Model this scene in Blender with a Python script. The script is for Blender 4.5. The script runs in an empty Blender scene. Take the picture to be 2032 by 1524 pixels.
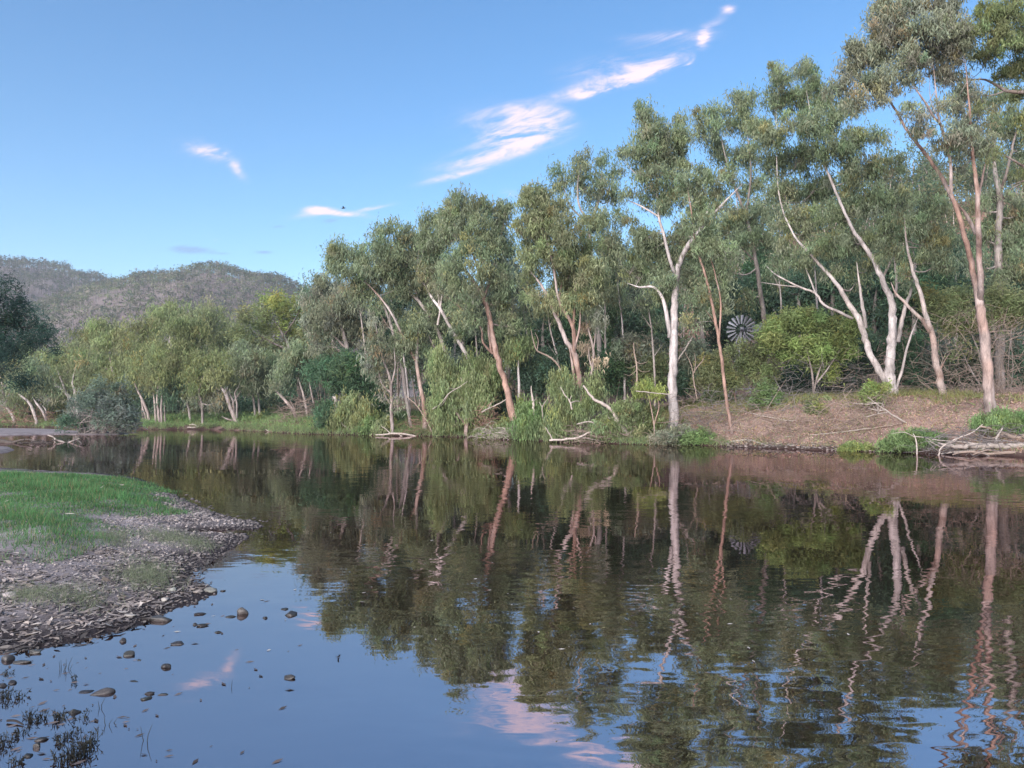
import bpy, math, random
import numpy as np
from mathutils import Vector

# ------------------------------------------------------------------ camera
F = 1506.0                      # focal length in pixels of the 2032 px wide photograph
HZ = 820.0                      # horizon row
CAMZ = 1.6
PITCH = math.atan((HZ - 762) / F)
scn = bpy.context.scene
col = scn.collection
cd = bpy.data.cameras.new("camera"); cam = bpy.data.objects.new("camera", cd); col.objects.link(cam)
cd.sensor_width = 36.0; cd.lens = F / 2032 * 36.0
cd.clip_start = 0.05; cd.clip_end = 6000
cam.location = (0, 0, CAMZ); cam.rotation_euler = (math.pi / 2 + PITCH, 0, 0)
scn.camera = cam
scn.render.resolution_x = 1024; scn.render.resolution_y = 768

CP, SP = math.cos(PITCH), math.sin(PITCH)
def ray(px, py):
    cx = (px - 1016) / F; cy = (762 - py) / F
    return np.array([cx, CP - SP * cy, SP + CP * cy])
def at(px, py, Y):
    d = ray(px, py); t = Y / d[1]
    return np.array([d[0] * t, Y, CAMZ + d[2] * t])
def gnd(px, py, z=0.0):
    d = ray(px, py); t = (z - CAMZ) / d[2]
    return np.array([d[0] * t, d[1] * t, z])

# ------------------------------------------------------------------ sky, sun, exposure
SUN_EL, SUN_AZ = math.radians(24), math.radians(208)
w = bpy.data.worlds.new("World"); scn.world = w; w.use_nodes = True
nt = w.node_tree; N = nt.nodes; L = nt.links
for n in list(N): N.remove(n)
def math_n(op, a, b=None, c=None, clamp=False, tree=None):
    t = tree or nt
    n = t.nodes.new("ShaderNodeMath"); n.operation = op; n.use_clamp = clamp
    for i, v in enumerate((a, b, c)):
        if v is None: continue
        if isinstance(v, (int, float)): n.inputs[i].default_value = v
        else: t.links.new(v, n.inputs[i])
    return n.outputs[0]
out = N.new("ShaderNodeOutputWorld"); bg = N.new("ShaderNodeBackground")
sky = N.new("ShaderNodeTexSky"); sky.sky_type = 'NISHITA'; sky.sun_disc = False
sky.sun_elevation = SUN_EL; sky.sun_rotation = SUN_AZ
sky.altitude = 0; sky.air_density = 1.0; sky.dust_density = 0.3; sky.ozone_density = 2.0
SKYSTR = 0.08
bg.inputs['Strength'].default_value = SKYSTR
tc = N.new("ShaderNodeTexCoord"); sx = N.new("ShaderNodeSeparateXYZ"); L.new(tc.outputs['Generated'], sx.inputs[0])
yy = math_n('MAXIMUM', sx.outputs[1], 0.02)
U = math_n('DIVIDE', sx.outputs[0], yy); V = math_n('DIVIDE', sx.outputs[2], yy)
front = math_n('GREATER_THAN', sx.outputs[1], 0.05)
def streak(scale, ang, stretch, detail, rough, seed, dist=0.4):
    ca, sa = math.cos(ang), math.sin(ang)
    a = math_n('ADD', math_n('MULTIPLY', U, ca), math_n('MULTIPLY', V, sa))
    b = math_n('SUBTRACT', math_n('MULTIPLY', V, ca), math_n('MULTIPLY', U, sa))
    cb = N.new("ShaderNodeCombineXYZ"); L.new(math_n('MULTIPLY', a, 1 / stretch), cb.inputs[0]); L.new(b, cb.inputs[1]); cb.inputs[2].default_value = seed
    nz = N.new("ShaderNodeTexNoise"); nz.inputs['Scale'].default_value = scale; nz.inputs['Detail'].default_value = detail
    nz.inputs['Roughness'].default_value = rough; nz.inputs['Distortion'].default_value = dist
    L.new(cb.outputs[0], nz.inputs['Vector']); return nz.outputs[0]
nA = streak(30, math.radians(16), 3.2, 9, 0.66, 3.1, 1.1)
nB = streak(95, math.radians(14), 4.0, 6, 0.65, 9.7, 0.8)
def cloud(px, py, ang, a, b, amp):
    d = ray(px, py); u0, v0 = d[0] / d[1], d[2] / d[1]
    ang = math.radians(ang); ca, sa = math.cos(ang), math.sin(ang); a /= F; b /= F
    du = math_n('SUBTRACT', U, u0); dv = math_n('SUBTRACT', V, v0)
    p = math_n('DIVIDE', math_n('ADD', math_n('MULTIPLY', du, ca), math_n('MULTIPLY', dv, sa)), a)
    q = math_n('DIVIDE', math_n('SUBTRACT', math_n('MULTIPLY', dv, ca), math_n('MULTIPLY', du, sa)), b)
    r2 = math_n('ADD', math_n('MULTIPLY', p, p), math_n('MULTIPLY', q, q))
    return math_n('MULTIPLY', math_n('EXPONENT', math_n('MULTIPLY', r2, -1.0)), amp)
WHITE = [(1065, 232, -8, 62, 24, 1.0), (1062, 272, 10, 62, 20, 1.05), (985, 308, 17, 85, 15, 1.0), (900, 350, 13, 66, 7, 1.0),
         (1000, 262, 20, 60, 44, .75), (945, 235, 0, 70, 34, .42), (1110, 222, -10, 30, 10, .5),
         (1395, 76, 75, 20, 12, 1.35), (1310, 72, 4, 85, 13, .6), (1370, 124, 60, 14, 9, 1.3), (1275, 152, 8, 52, 11, 1.0), (1245, 168, 10, 34, 6, .9), (1230, 140, 5, 120, 28, .42),
         (1156, 187, 0, 17, 8, .85), (1130, 190, 5, 70, 16, .4), (1446, 18, 10, 14, 8, 1.3),
         (425, 305, -10, 42, 14, .8), (465, 330, -50, 40, 12, .6), (400, 295, -5, 55, 20, .5),
         (635, 416, -5, 28, 8, 1.1), (680, 424, -6, 62, 6, .9), (740, 413, 12, 42, 5, .8), (620, 425, 8, 50, 9, .45),
         (955, 391, 0, 14, 6, .7), (1015, 384, -8, 26, 8, .7), (1210, 402, 0, 22, 5, .8), (428, 476, 10, 8, 3, .4),
         (1180, 170, 18, 90, 16, .5), (1335, 110, 20, 80, 18, .45), (1320, 135, 12, 60, 8, .6), (1200, 180, 10, 40, 6, .7), (900, 320, 15, 70, 24, .4), (1250, 120, 14, 120, 26, .35), (1420, 45, 40, 40, 14, .4)]
DARK = [(370, 495, -4, 60, 9, .8), (440, 503, -2, 24, 4, .6), (520, 500, -4, 32, 5, .7), (300, 500, 3, 40, 5, .5), (655, 438, 0, 55, 7, .5), (730, 446, 0, 24, 7, .5), (550, 450, 3, 24, 4, .45)]
def total(lst):
    s = None
    for c in lst:
        v = cloud(*c); s = v if s is None else math_n('ADD', s, v)
    return math_n('MULTIPLY', s, front)
def sstep(x, a, b):
    n = N.new("ShaderNodeMapRange"); n.interpolation_type = 'SMOOTHSTEP'
    L.new(x, n.inputs[0]); n.inputs[1].default_value = a; n.inputs[2].default_value = b; return n.outputs[0]
tex = math_n('MAXIMUM', math_n('ADD', math_n('MULTIPLY', nA, 5.6), math_n('SUBTRACT', math_n('MULTIPLY', nB, 2.6), 3.05)), 0.0)
mW = sstep(math_n('MULTIPLY', total(WHITE), tex), 0.04, 2.1)
mD = sstep(math_n('MULTIPLY', total(DARK), tex), 0.25, 1.2)
hsv = N.new("ShaderNodeHueSaturation"); hsv.inputs['Saturation'].default_value = 1.25; hsv.inputs['Value'].default_value = 1.0
L.new(sky.outputs[0], hsv.inputs['Color'])
mx0 = N.new("ShaderNodeMix"); mx0.data_type = 'RGBA'; mx0.blend_type = 'MIX'
L.new(math_n('MULTIPLY', mD, 0.6), mx0.inputs[0]); L.new(hsv.outputs[0], mx0.inputs[6]); mx0.inputs[7].default_value = (1.3, 1.9, 3.2, 1)
mx1 = N.new("ShaderNodeMix"); mx1.data_type = 'RGBA'
L.new(math_n('MULTIPLY', mW, 0.9), mx1.inputs[0]); L.new(mx0.outputs[2], mx1.inputs[6]); mx1.inputs[7].default_value = (5.6, 4.5, 5.05, 1)
L.new(mx1.outputs[2], bg.inputs['Color']); L.new(bg.outputs[0], out.inputs[0])

sl = bpy.data.lights.new("sun", 'SUN'); sl.energy = 4.0; sl.angle = math.radians(70); sl.color = (1.0, 0.93, 0.92)
so = bpy.data.objects.new("sun", sl); col.objects.link(so)
sd = Vector((math.sin(SUN_AZ) * math.cos(SUN_EL), math.cos(SUN_AZ) * math.cos(SUN_EL), math.sin(SUN_EL)))
so.rotation_euler = sd.to_track_quat('Z', 'Y').to_euler(); so.location = (0, -20, 40)
scn.view_settings.view_transform = 'Standard'; scn.view_settings.look = 'None'
scn.view_settings.gamma = 1.0; scn.view_settings.exposure = 1.53
scn.cycles.max_bounces = 5; scn.cycles.diffuse_bounces = 3; scn.cycles.glossy_bounces = 2; scn.cycles.transmission_bounces = 2
scn.view_settings.use_curve_mapping = False

# ------------------------------------------------------------------ helpers
rng = np.random.default_rng(11)
random.seed(5)
class MB:
    """collects vertices, triangles / quads and vertex colours into one mesh"""
    def __init__(s): s.v = []; s.c = []; s.f3 = []; s.f4 = []; s.n = 0
    def add(s, v, f, c):
        v = np.asarray(v, float).reshape(-1, 3); f = np.asarray(f, int)
        c = np.asarray(c, float)
        if c.ndim == 1: c = np.tile(c[:3], (len(v), 1))
        s.v.append(v); s.c.append(c[:, :3])
        if len(f): (s.f3 if f.shape[1] == 3 else s.f4).append(f + s.n)
        s.n += len(v)
    def build(s, name, mat, parent=None, origin=(0, 0, 0), smooth=False):
        me = bpy.data.meshes.new(name)
        v = np.concatenate(s.v) - np.asarray(origin, float)
        f3 = np.concatenate(s.f3) if s.f3 else np.zeros((0, 3), int)
        f4 = np.concatenate(s.f4) if s.f4 else np.zeros((0, 4), int)
        me.vertices.add(len(v)); me.vertices.foreach_set("co", v.astype(np.float32).ravel())
        li = np.concatenate([f3.ravel(), f4.ravel()]).astype(np.int32)
        me.loops.add(len(li)); me.loops.foreach_set("vertex_index", li)
        npoly = len(f3) + len(f4); me.polygons.add(npoly)
        st = np.concatenate([np.arange(len(f3)) * 3, len(f3) * 3 + np.arange(len(f4)) * 4]).astype(np.int32)
        me.polygons.foreach_set("loop_start", st)
        if smooth: me.polygons.foreach_set("use_smooth", np.ones(npoly, bool))
        a = me.attributes.new("col", 'FLOAT_COLOR', 'POINT')
        c = np.concatenate(s.c); c4 = np.ones((len(c), 4), np.float32); c4[:, :3] = c
        a.data.foreach_set("color", c4.ravel())
        me.update(calc_edges=True); me.materials.append(mat)
        o = bpy.data.objects.new(name, me); col.objects.link(o)
        if parent is not None: o.parent = parent
        else: o.location = origin
        return o
def tag(o, label=None, cat=None, group=None, kind=None):
    if label: o["label"] = label
    if cat: o["category"] = cat
    if group: o["group"] = group
    if kind: o["kind"] = kind
    return o
def thing(name, label, cat, loc, group=None, rz=0):
    o = bpy.data.objects.new(name, None); col.objects.link(o); o.location = loc; o.rotation_euler = (0, 0, rz)
    o.empty_display_size = 0.3
    return tag(o, label, cat, group)

def spline(pts, rad, step):
    """Catmull-Rom through pts with radii, resampled about every `step` metres"""
    P = np.asarray(pts, float); R = np.asarray(rad, float)
    if len(P) == 2: P = np.array([P[0], (P[0] + P[1]) / 2, P[1]]); R = np.array([R[0], (R[0] + R[1]) / 2, R[1]])
    Q = np.vstack([2 * P[0] - P[1], P, 2 * P[-1] - P[-2]])
    o = []; r = []
    for i in range(1, len(Q) - 2):
        k = max(2, int(np.linalg.norm(Q[i + 1] - Q[i]) / step) + 1)
        t = np.linspace(0, 1, k, endpoint=False)[:, None]
        a, b, c, d = Q[i - 1], Q[i], Q[i + 1], Q[i + 2]
        o.append(0.5 * (2 * b + (c - a) * t + (2 * a - 5 * b + 4 * c - d) * t ** 2 + (3 * b - a - 3 * c + d) * t ** 3))
        r.append(R[i - 1] + (R[i] - R[i - 1]) * t[:, 0])
    o.append(Q[-2][None]); r.append(R[-1:])
    return np.vstack(o), np.concatenate(r)
def tube(mb, P, R, color, sides=6, wob=0.0):
    n = len(P); T = np.gradient(P, axis=0); T /= np.linalg.norm(T, axis=1)[:, None] + 1e-9
    ref = np.array([0.0, 1.0, 0.0]) if abs(T[0, 1]) < 0.9 else np.array([1.0, 0, 0])
    A = np.cross(T, ref); A /= np.linalg.norm(A, axis=1)[:, None] + 1e-9
    B = np.cross(T, A)
    th = np.linspace(0, 2 * math.pi, sides, endpoint=False)
    rr = R[:, None] * np.ones(sides)
    if wob: rr = rr * (1 + wob * rng.standard_normal((n, sides)))
    ring = P[:, None, :] + rr[..., None] * (np.cos(th)[None, :, None] * A[:, None, :] + np.sin(th)[None, :, None] * B[:, None, :])
    v = ring.reshape(-1, 3)
    i = np.arange(n - 1)[:, None] * sides; j = np.arange(sides)[None]
    j2 = (j + 1) % sides
    f = np.stack([i + j, i + j2, i + sides + j2, i + sides + j], -1).reshape(-1, 4)
    c = np.asarray(color, float)
    if c.ndim == 2: c = np.repeat(c, sides, axis=0)
    mb.add(v, f, c)
    # end cap
    tip = P[-1] + T[-1] * R[-1]
    mb.add(np.vstack([ring[-1], tip]), [[k, (k + 1) % sides, sides] for k in range(sides)], c[-1] if c.ndim == 2 else c)

# ------------------------------------------------------------------ materials
def new_mat(name):
    m = bpy.data.materials.new(name); m.use_nodes = True
    t = m.node_tree
    for n in list(t.nodes): t.nodes.remove(n)
    o = t.nodes.new("ShaderNodeOutputMaterial"); return m, t, o
def attr(t):
    a = t.nodes.new("ShaderNodeAttribute"); a.attribute_name = "col"; return a.outputs['Color']
def noise(t, scale, detail=4, rough=0.55, stretch=(1, 1, 1), coord='Object', dist=0.0):
    tcn = t.nodes.new("ShaderNodeTexCoord"); mp = t.nodes.new("ShaderNodeMapping")
    mp.inputs['Scale'].default_value = stretch; t.links.new(tcn.outputs[coord], mp.inputs[0])
    n = t.nodes.new("ShaderNodeTexNoise"); n.inputs['Scale'].default_value = scale; n.inputs['Detail'].default_value = detail
    n.inputs['Roughness'].default_value = rough; n.inputs['Distortion'].default_value = dist
    t.links.new(mp.outputs[0], n.inputs['Vector']); return n
def ramp(t, fac, stops):
    r = t.nodes.new("ShaderNodeValToRGB"); e = r.color_ramp.elements
    while len(e) < len(stops): e.new(0.5)
    for k, (p, c) in enumerate(stops): e[k].position = p; e[k].color = (*c, 1)
    t.links.new(fac, r.inputs[0]); return r.outputs[0]
def mixc(t, fac, a, b, mode='MIX'):
    m = t.nodes.new("ShaderNodeMix"); m.data_type = 'RGBA'; m.blend_type = mode
    for i, v in ((0, fac), (6, a), (7, b)):
        if isinstance(v, (int, float)): m.inputs[i].default_value = v
        elif isinstance(v, tuple): m.inputs[i].default_value = (*v, 1)
        else: t.links.new(v, m.inputs[i])
    return m.outputs[2]
def bump(t, h, strength, dist):
    b = t.nodes.new("ShaderNodeBump"); b.inputs['Strength'].default_value = strength; b.inputs['Distance'].default_value = dist
    t.links.new(h, b.inputs['Height']); return b.outputs[0]
def principled(t, o, colr, rough=0.8, spec=0.3, normal=None):
    p = t.nodes.new("ShaderNodeBsdfPrincipled")
    if isinstance(colr, tuple): p.inputs['Base Color'].default_value = (*colr, 1)
    else: t.links.new(colr, p.inputs['Base Color'])
    p.inputs['Roughness'].default_value = rough; p.inputs['Specular IOR Level'].default_value = spec
    if normal is not None: t.links.new(normal, p.inputs['Normal'])
    t.links.new(p.outputs[0], o.inputs[0]); return p

def leaf_mat(name, trans=0.35, spec=0.25):
    m, t, o = new_mat(name); c = attr(t)
    p = t.nodes.new("ShaderNodeBsdfDiffuse"); t.links.new(c, p.inputs[0])
    tr = t.nodes.new("ShaderNodeBsdfTranslucent"); t.links.new(c, tr.inputs[0])
    mx = t.nodes.new("ShaderNodeAddShader")        # a leaf reflects about as much as it lets through
    t.links.new(p.outputs[0], mx.inputs[0]); t.links.new(tr.outputs[0], mx.inputs[1]); t.links.new(mx.outputs[0], o.inputs[0])
    return m
M = {}
M['leaf'] = leaf_mat('gum_leaf'); M['grass'] = leaf_mat('grass_blade', 0.35, 0.15)
def bark_mat():
    m, t, o = new_mat('gum_bark'); c = attr(t)
    n1 = noise(t, 5.0, 6, 0.65, (1, 1, 0.18)); n2 = noise(t, 22.0, 4, 0.6, (1, 1, 0.3))
    v1 = ramp(t, n1.outputs[0], [(0.3, (0.42, 0.38, 0.36)), (0.5, (0.92, 0.92, 0.92)), (0.7, (1.3, 1.26, 1.24))])
    v2 = ramp(t, n2.outputs[0], [(0.3, (0.75, 0.75, 0.75)), (0.7, (1.12, 1.12, 1.12))])
    n3 = noise(t, 2.2, 5, 0.6, (1, 1, 0.14)); pm = ramp(t, n3.outputs[0], [(0.50, (0, 0, 0)), (0.60, (1, 1, 1))])
    c = mixc(t, mixc(t, 1.0, pm, (0.65, 0.65, 0.65), 'MULTIPLY'), c, mixc(t, 0.45, c, (0.42, 0.37, 0.35)))
    cc = mixc(t, 1.0, mixc(t, 1.0, c, v1, 'MULTIPLY'), v2, 'MULTIPLY')
    principled(t, o, cc, 0.85, 0.2, bump(t, n2.outputs[0], 0.5, 0.03)); return m
M['bark'] = bark_mat()
def wood_mat():
    m, t, o = new_mat('weathered_wood'); c = attr(t)
    n1 = noise(t, 9.0, 5, 0.6); v = ramp(t, n1.outputs[0], [(0.3, (0.7, 0.68, 0.66)), (0.7, (1.15, 1.15, 1.15))])
    principled(t, o, mixc(t, 1.0, c, v, 'MULTIPLY'), 0.85, 0.2); return m
M['wood'] = wood_mat()
def stone_mat(name, wet):
    m, t, o = new_mat(name); c = attr(t)
    n1 = noise(t, 14.0, 6, 0.65); v = ramp(t, n1.outputs[0], [(0.3, (0.6, 0.6, 0.6)), (0.7, (1.25, 1.22, 1.18))])
    principled(t, o, mixc(t, 1.0, c, v, 'MULTIPLY'), 0.45 if wet else 0.85, 0.4, bump(t, n1.outputs[0], 0.6, 0.02)); return m
M['stone'] = stone_mat('river_stone', False); M['wetstone'] = stone_mat('wet_river_stone', True)
def litter_mat():
    m, t, o = new_mat('dry_leaf'); principled(t, o, attr(t), 0.75, 0.25); return m
M['litter'] = litter_mat()
def ground_mat(name, stops, scale, s2, b=0.5):
    m, t, o = new_mat(name)
    n1 = noise(t, scale, 8, 0.65); n2 = noise(t, s2, 6, 0.7)
    c = ramp(t, n1.outputs[0], stops); v = ramp(t, n2.outputs[0], [(0.3, (0.55, 0.55, 0.55)), (0.7, (1.25, 1.25, 1.25))])
    principled(t, o, mixc(t, 1.0, mixc(t, 1.0, c, v, 'MULTIPLY'), attr(t), 'MULTIPLY'), 0.95, 0.1, bump(t, n2.outputs[0], b, 0.05)); return m
M['bank'] = ground_mat('dry_bank_soil', [(0.3, (0.11, 0.074, 0.062)), (0.5, (0.225, 0.152, 0.126)), (0.72, (0.32, 0.228, 0.19))], 0.7, 9)
M['hill'] = ground_mat('hill_soil', [(0.3, (0.13, 0.105, 0.095)), (0.7, (0.22, 0.18, 0.165))], 0.03, 0.4)
M['gravel'] = ground_mat('gravel_ground', [(0.3, (0.10, 0.087, 0.085)), (0.5, (0.205, 0.18, 0.178)), (0.7, (0.30, 0.268, 0.265))], 1.6, 28)
M['bed'] = ground_mat('river_bed', [(0.3, (0.05, 0.04, 0.03)), (0.7, (0.09, 0.07, 0.05))], 0.5, 6)
def metal_mat():
    m, t, o = new_mat('galvanised_metal'); c = attr(t)
    n1 = noise(t, 3.0, 5, 0.6); v = ramp(t, n1.outputs[0], [(0.3, (0.7, 0.7, 0.72)), (0.7, (1.1, 1.1, 1.1))])
    p = principled(t, o, mixc(t, 1.0, c, v, 'MULTIPLY'), 0.55, 0.4); p.inputs['Metallic'].default_value = 0.35; return m
M['metal'] = metal_mat()
WATER_IOR = 6.5
def water_mat():
    m, t, o = new_mat('river_water')
    tcn = t.nodes.new("ShaderNodeTexCoord")
    def slope(scale, st, det, seed):
        mp = t.nodes.new("ShaderNodeMapping"); mp.inputs['Scale'].default_value = st; mp.inputs['Location'].default_value = (seed, seed * 2, 0)
        mp.inputs['Rotation'].default_value = (0, 0, 0.25)
        t.links.new(tcn.outputs['Object'], mp.inputs[0])
        n = t.nodes.new("ShaderNodeTexNoise"); n.inputs['Scale'].default_value = scale; n.inputs['Detail'].default_value = det; n.inputs['Roughness'].default_value = 0.5
        n.inputs['Distortion'].default_value = 0.3
        t.links.new(mp.outputs[0], n.inputs['Vector'])
        s = t.nodes.new("ShaderNodeVectorMath"); s.operation = 'SUBTRACT'; s.inputs[1].default_value = (0.5, 0.5, 0.5); t.links.new(n.outputs['Color'], s.inputs[0])
        return s.outputs[0]
    def scale_v(v, k):
        s = t.nodes.new("ShaderNodeVectorMath"); s.operation = 'SCALE'; t.links.new(v, s.inputs[0])
        if isinstance(k, (int, float)): s.inputs['Scale'].default_value = k
        else: t.links.new(k, s.inputs['Scale'])
        return s.outputs[0]
    def addv(a, b):
        s = t.nodes.new("ShaderNodeVectorMath"); s.operation = 'ADD'; t.links.new(a, s.inputs[0]); t.links.new(b, s.inputs[1]); return s.outputs[0]
    # wind patches: calm in places, ruffled in others
    pm = noise(t, 0.22, 3, 0.5, (0.55, 1, 1)).outputs[0]
    patch = t.nodes.new("ShaderNodeMapRange"); patch.interpolation_type = 'SMOOTHSTEP'; t.links.new(pm, patch.inputs[0])
    patch.inputs[1].default_value = 0.38; patch.inputs[2].default_value = 0.60; patch.inputs[3].default_value = 0.10; patch.inputs[4].default_value = 1.0
    s1 = scale_v(slope(2.3, (0.55, 1.3, 1), 2, 3.0), math_n('MULTIPLY', patch.outputs[0], 0.026, tree=t))
    s2 = scale_v(slope(7.5, (0.5, 1.4, 1), 2, 7.0), math_n('MULTIPLY', patch.outputs[0], 0.056, tree=t))
    s3 = scale_v(slope(0.6, (0.8, 1, 1), 1, 5.0), 0.007)
    v = addv(addv(s1, s2), s3)
    sep = t.nodes.new("ShaderNodeSeparateXYZ"); t.links.new(v, sep.inputs[0])
    cb = t.nodes.new("ShaderNodeCombineXYZ"); t.links.new(sep.outputs[0], cb.inputs[0]); t.links.new(sep.outputs[1], cb.inputs[1]); cb.inputs[2].default_value = 1
    nn = t.nodes.new("ShaderNodeVectorMath"); nn.operation = 'NORMALIZE'; t.links.new(cb.outputs[0], nn.inputs[0])
    gl = t.nodes.new("ShaderNodeBsdfGlossy"); gl.inputs['Color'].default_value = (1.0, 0.88, 0.91, 1); gl.inputs['Roughness'].default_value = 0.0
    t.links.new(nn.outputs[0], gl.inputs['Normal'])
    df = t.nodes.new("ShaderNodeBsdfDiffuse"); df.inputs['Color'].default_value = (0.009, 0.006, 0.004, 1)
    fr = t.nodes.new("ShaderNodeFresnel"); fr.inputs['IOR'].default_value = WATER_IOR; t.links.new(nn.outputs[0], fr.inputs['Normal'])
    mx = t.nodes.new("ShaderNodeMixShader"); t.links.new(fr.outputs[0], mx.inputs[0]); t.links.new(df.outputs[0], mx.inputs[1]); t.links.new(gl.outputs[0], mx.inputs[2])
    t.links.new(mx.outputs[0], o.inputs[0]); return m
M['water'] = water_mat()

# ------------------------------------------------------------------ terrain
SH = np.array([(-140, 100), (-90, 96), (-60, 90), (-45, 82), (-36.6, 75.5), (-29, 75), (-22, 67), (-16.5, 59), (-12, 56.5), (-8, 54), (-5.2, 52.5), (-2.5, 50.5), (-.6, 46.5), (2.3, 43), (4.6, 40.6), (6.8, 39),
               (10, 37.4), (10.8, 35.4), (12.4, 34), (14.2, 32.2), (16.2, 30.4), (18.8, 28), (24, 22), (32, 12), (45, -6), (80, -50)], float)
def shoreY(x): return np.interp(x, SH[:, 0], SH[:, 1]) + 0.25 * np.sin(x * 1.7) + 0.15 * np.sin(x * 4.1 + 1)
def smooth(a, b, x):
    t = np.clip((x - a) / (b - a), 0, 1); return t * t * (3 - 2 * t)
def far_z(x, y):
    x = np.asarray(x, float); y = np.asarray(y, float)
    s = (y - shoreY(x)) * 0.74
    Hb = np.interp(x, [-60, -20, -8, 0, 6, 9, 12, 16, 30], [0.5, 0.6, 0.75, 0.85, 0.9, 1.1, 1.6, 2.0, 2.2])
    lip = np.interp(x, [-60, 0, 8, 10, 30], [0.2, 0.25, 0.12, 0.16, 0.2])
    z = np.where(s < 0, np.maximum(s * 0.4, -1.0), lip * (1 - np.exp(-s / 0.25)) + Hb * smooth(0.2, 6.5, s) + 0.045 * np.clip(s - 5, 0, 60))
    ridge = np.interp(x, [-60, -10, 10, 35, 75, 140], [0, 1.5, 8, 23, 31, 34])
    z = z + ridge * smooth(0, 1, np.clip((y - 60) / 62, 0, 1)) * (s > 0)
    z = z + np.where(s > 0.2, (0.05 * np.sin(x * 3.1 + y * 1.7) * np.sin(y * 2.9 - x * 1.3) + 0.03 * np.sin(x * 6.7 + 1) * np.sin(y * 5.3)) * smooth(0.2, 1.2, s), 0)
    z = z + np.where(s > 0.3, 0.12 * np.sin(x * 0.9 + y * 0.5) * np.sin(y * 0.8 - x * 0.3) * smooth(0.3, 2, s), 0)
    return z
def hit(px, py, lo=24, hi=130):
    Y = np.arange(lo, hi, 0.1); d = ray(px, py)
    X = d[0] / d[1] * Y; Z = CAMZ + d[2] / d[1] * Y
    k = np.nonzero(Z <= far_z(X, Y))[0]
    i = k[0] if len(k) else len(Y) - 1
    j = np.nonzero(Y > shoreY(X) + 9.5)[0]                 # things of the bank stay within its first metres
    return float(min(Y[i], Y[j[0]] if len(j) else 1e9))
NB = [gnd(*p)[:2] for p in [(0, 1296), (60, 1290), (110, 1283), (160, 1275), (200, 1263), (250, 1250), (290, 1240), (320, 1222), (350, 1208), (395, 1197), (425, 1180), (432, 1168), (400, 1158), (372, 1150), (395, 1128),
                            (435, 1106), (468, 1085), (490, 1068), (522, 1042), (505, 1034), (468, 1029), (425, 1016), (390, 1003), (352, 986), (318, 964), (275, 948), (215, 940), (110, 935)]]
NB = np.array([(-40, -40), (-18, 1.5), (-8, 4.4), (-4.4, 5.0)] + [tuple(p) for p in NB] + [(-15.2, 22.5), (-18.8, 27), (-23, 31.5), (-30, 36), (-60, 40), (-90, 20), (-90, -40)])
# the camera's own standing place behind the water's edge
NB2 = np.array([(-40, -40), (-18, 1.5), (-8, 1.8), (-3, 1.6), (0, 1.2), (4, 0.6), (12, -1.5), (40, -12), (60, -40)], float)
def poly_dist(x, y, P):
    """signed distance to polygon, positive inside"""
    x = np.asarray(x, float).ravel(); y = np.asarray(y, float).ravel()
    d = np.full(x.shape, 1e9); ins = np.zeros(x.shape, bool)
    n = len(P)
    for i in range(n):
        ax, ay = P[i]; bx, by = P[(i + 1) % n]
        ex, ey = bx - ax, by - ay
        t = np.clip(((x - ax) * ex + (y - ay) * ey) / (ex * ex + ey * ey + 1e-12), 0, 1)
        d = np.minimum(d, np.hypot(x - ax - t * ex, y - ay - t * ey))
        c = ((ay > y) != (by > y)) & (x < (bx - ax) * (y - ay) / (by - ay + 1e-12) + ax)
        ins ^= c
    return np.where(ins, d, -d)
GRASS = np.array([gnd(px, py, 0.2)[:2] for px, py in [(-60, 1092), (40, 1088), (110, 1092), (170, 1080), (200, 1066), (240, 1055), (215, 1035), (205, 1018), (270, 1010), (345, 992), (330, 975), (300, 955), (262, 941), (190, 936), (60, 938), (-100, 950)]])
def near_z(x, y):
    shp = np.shape(x); x = np.ravel(x); y = np.ravel(y)
    d = np.maximum(poly_dist(x, y, NB), poly_dist(x, y, NB2))
    z = np.where(d > 0, 0.008 * np.clip(d / 0.1, 0, 1) + 0.155 * (1 - np.exp(-d / 2.1)) + 0.10 * smooth(1.5, 5, d), np.maximum(d * 0.12 - 0.01, -0.5))
    g = poly_dist(x, y, GRASS)
    z = z + 0.10 * smooth(-0.2, 1.0, g) + np.where(d > 0.05, 0.016 * np.sin(x * 5.1 + y * 2) * np.sin(y * 4.3 - x) + 0.01 * np.sin(x * 11 + 1) * np.sin(y * 9.0), 0) * smooth(0.05, 0.4, d)
    # small pool behind the spit
    pc = gnd(432, 1056); r = ((x - pc[0]) / 0.42) ** 2 + ((y - pc[1]) / 0.16) ** 2
    z = z - 0.26 * np.exp(-r * 1.2)
    return z.reshape(shp)
def grid(name, xs, ys, zf, mat, colf=None, kind='structure', parent=None):
    X, Y = np.meshgrid(xs, ys); Z = zf(X, Y)
    nx, ny = len(xs), len(ys)
    i = np.arange(ny - 1)[:, None] * nx + np.arange(nx - 1)[None]
    f = np.stack([i, i + 1, i + nx + 1, i + nx], -1).reshape(-1, 4)
    c = colf(X, Y, Z).reshape(-1, 3) if colf else np.ones((nx * ny, 3))
    mb = MB(); mb.add(np.stack([X, Y, Z], -1).reshape(-1, 3), f, c)
    o = mb.build(name, mat, parent, smooth=True); tag(o, kind=kind); return o
grid('river_bed', np.linspace(-1400, 1400, 9), np.linspace(-1400, 1400, 9), lambda X, Y: np.full(X.shape, -1.6), M['bed'])
wmb = MB(); wmb.add([(-400, -120, 0), (400, -120, 0), (400, 300, 0), (-400, 300, 0)], [[0, 1, 2, 3]], (1, 1, 1))
tag(wmb.build('water', M['water']), kind='structure')
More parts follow.
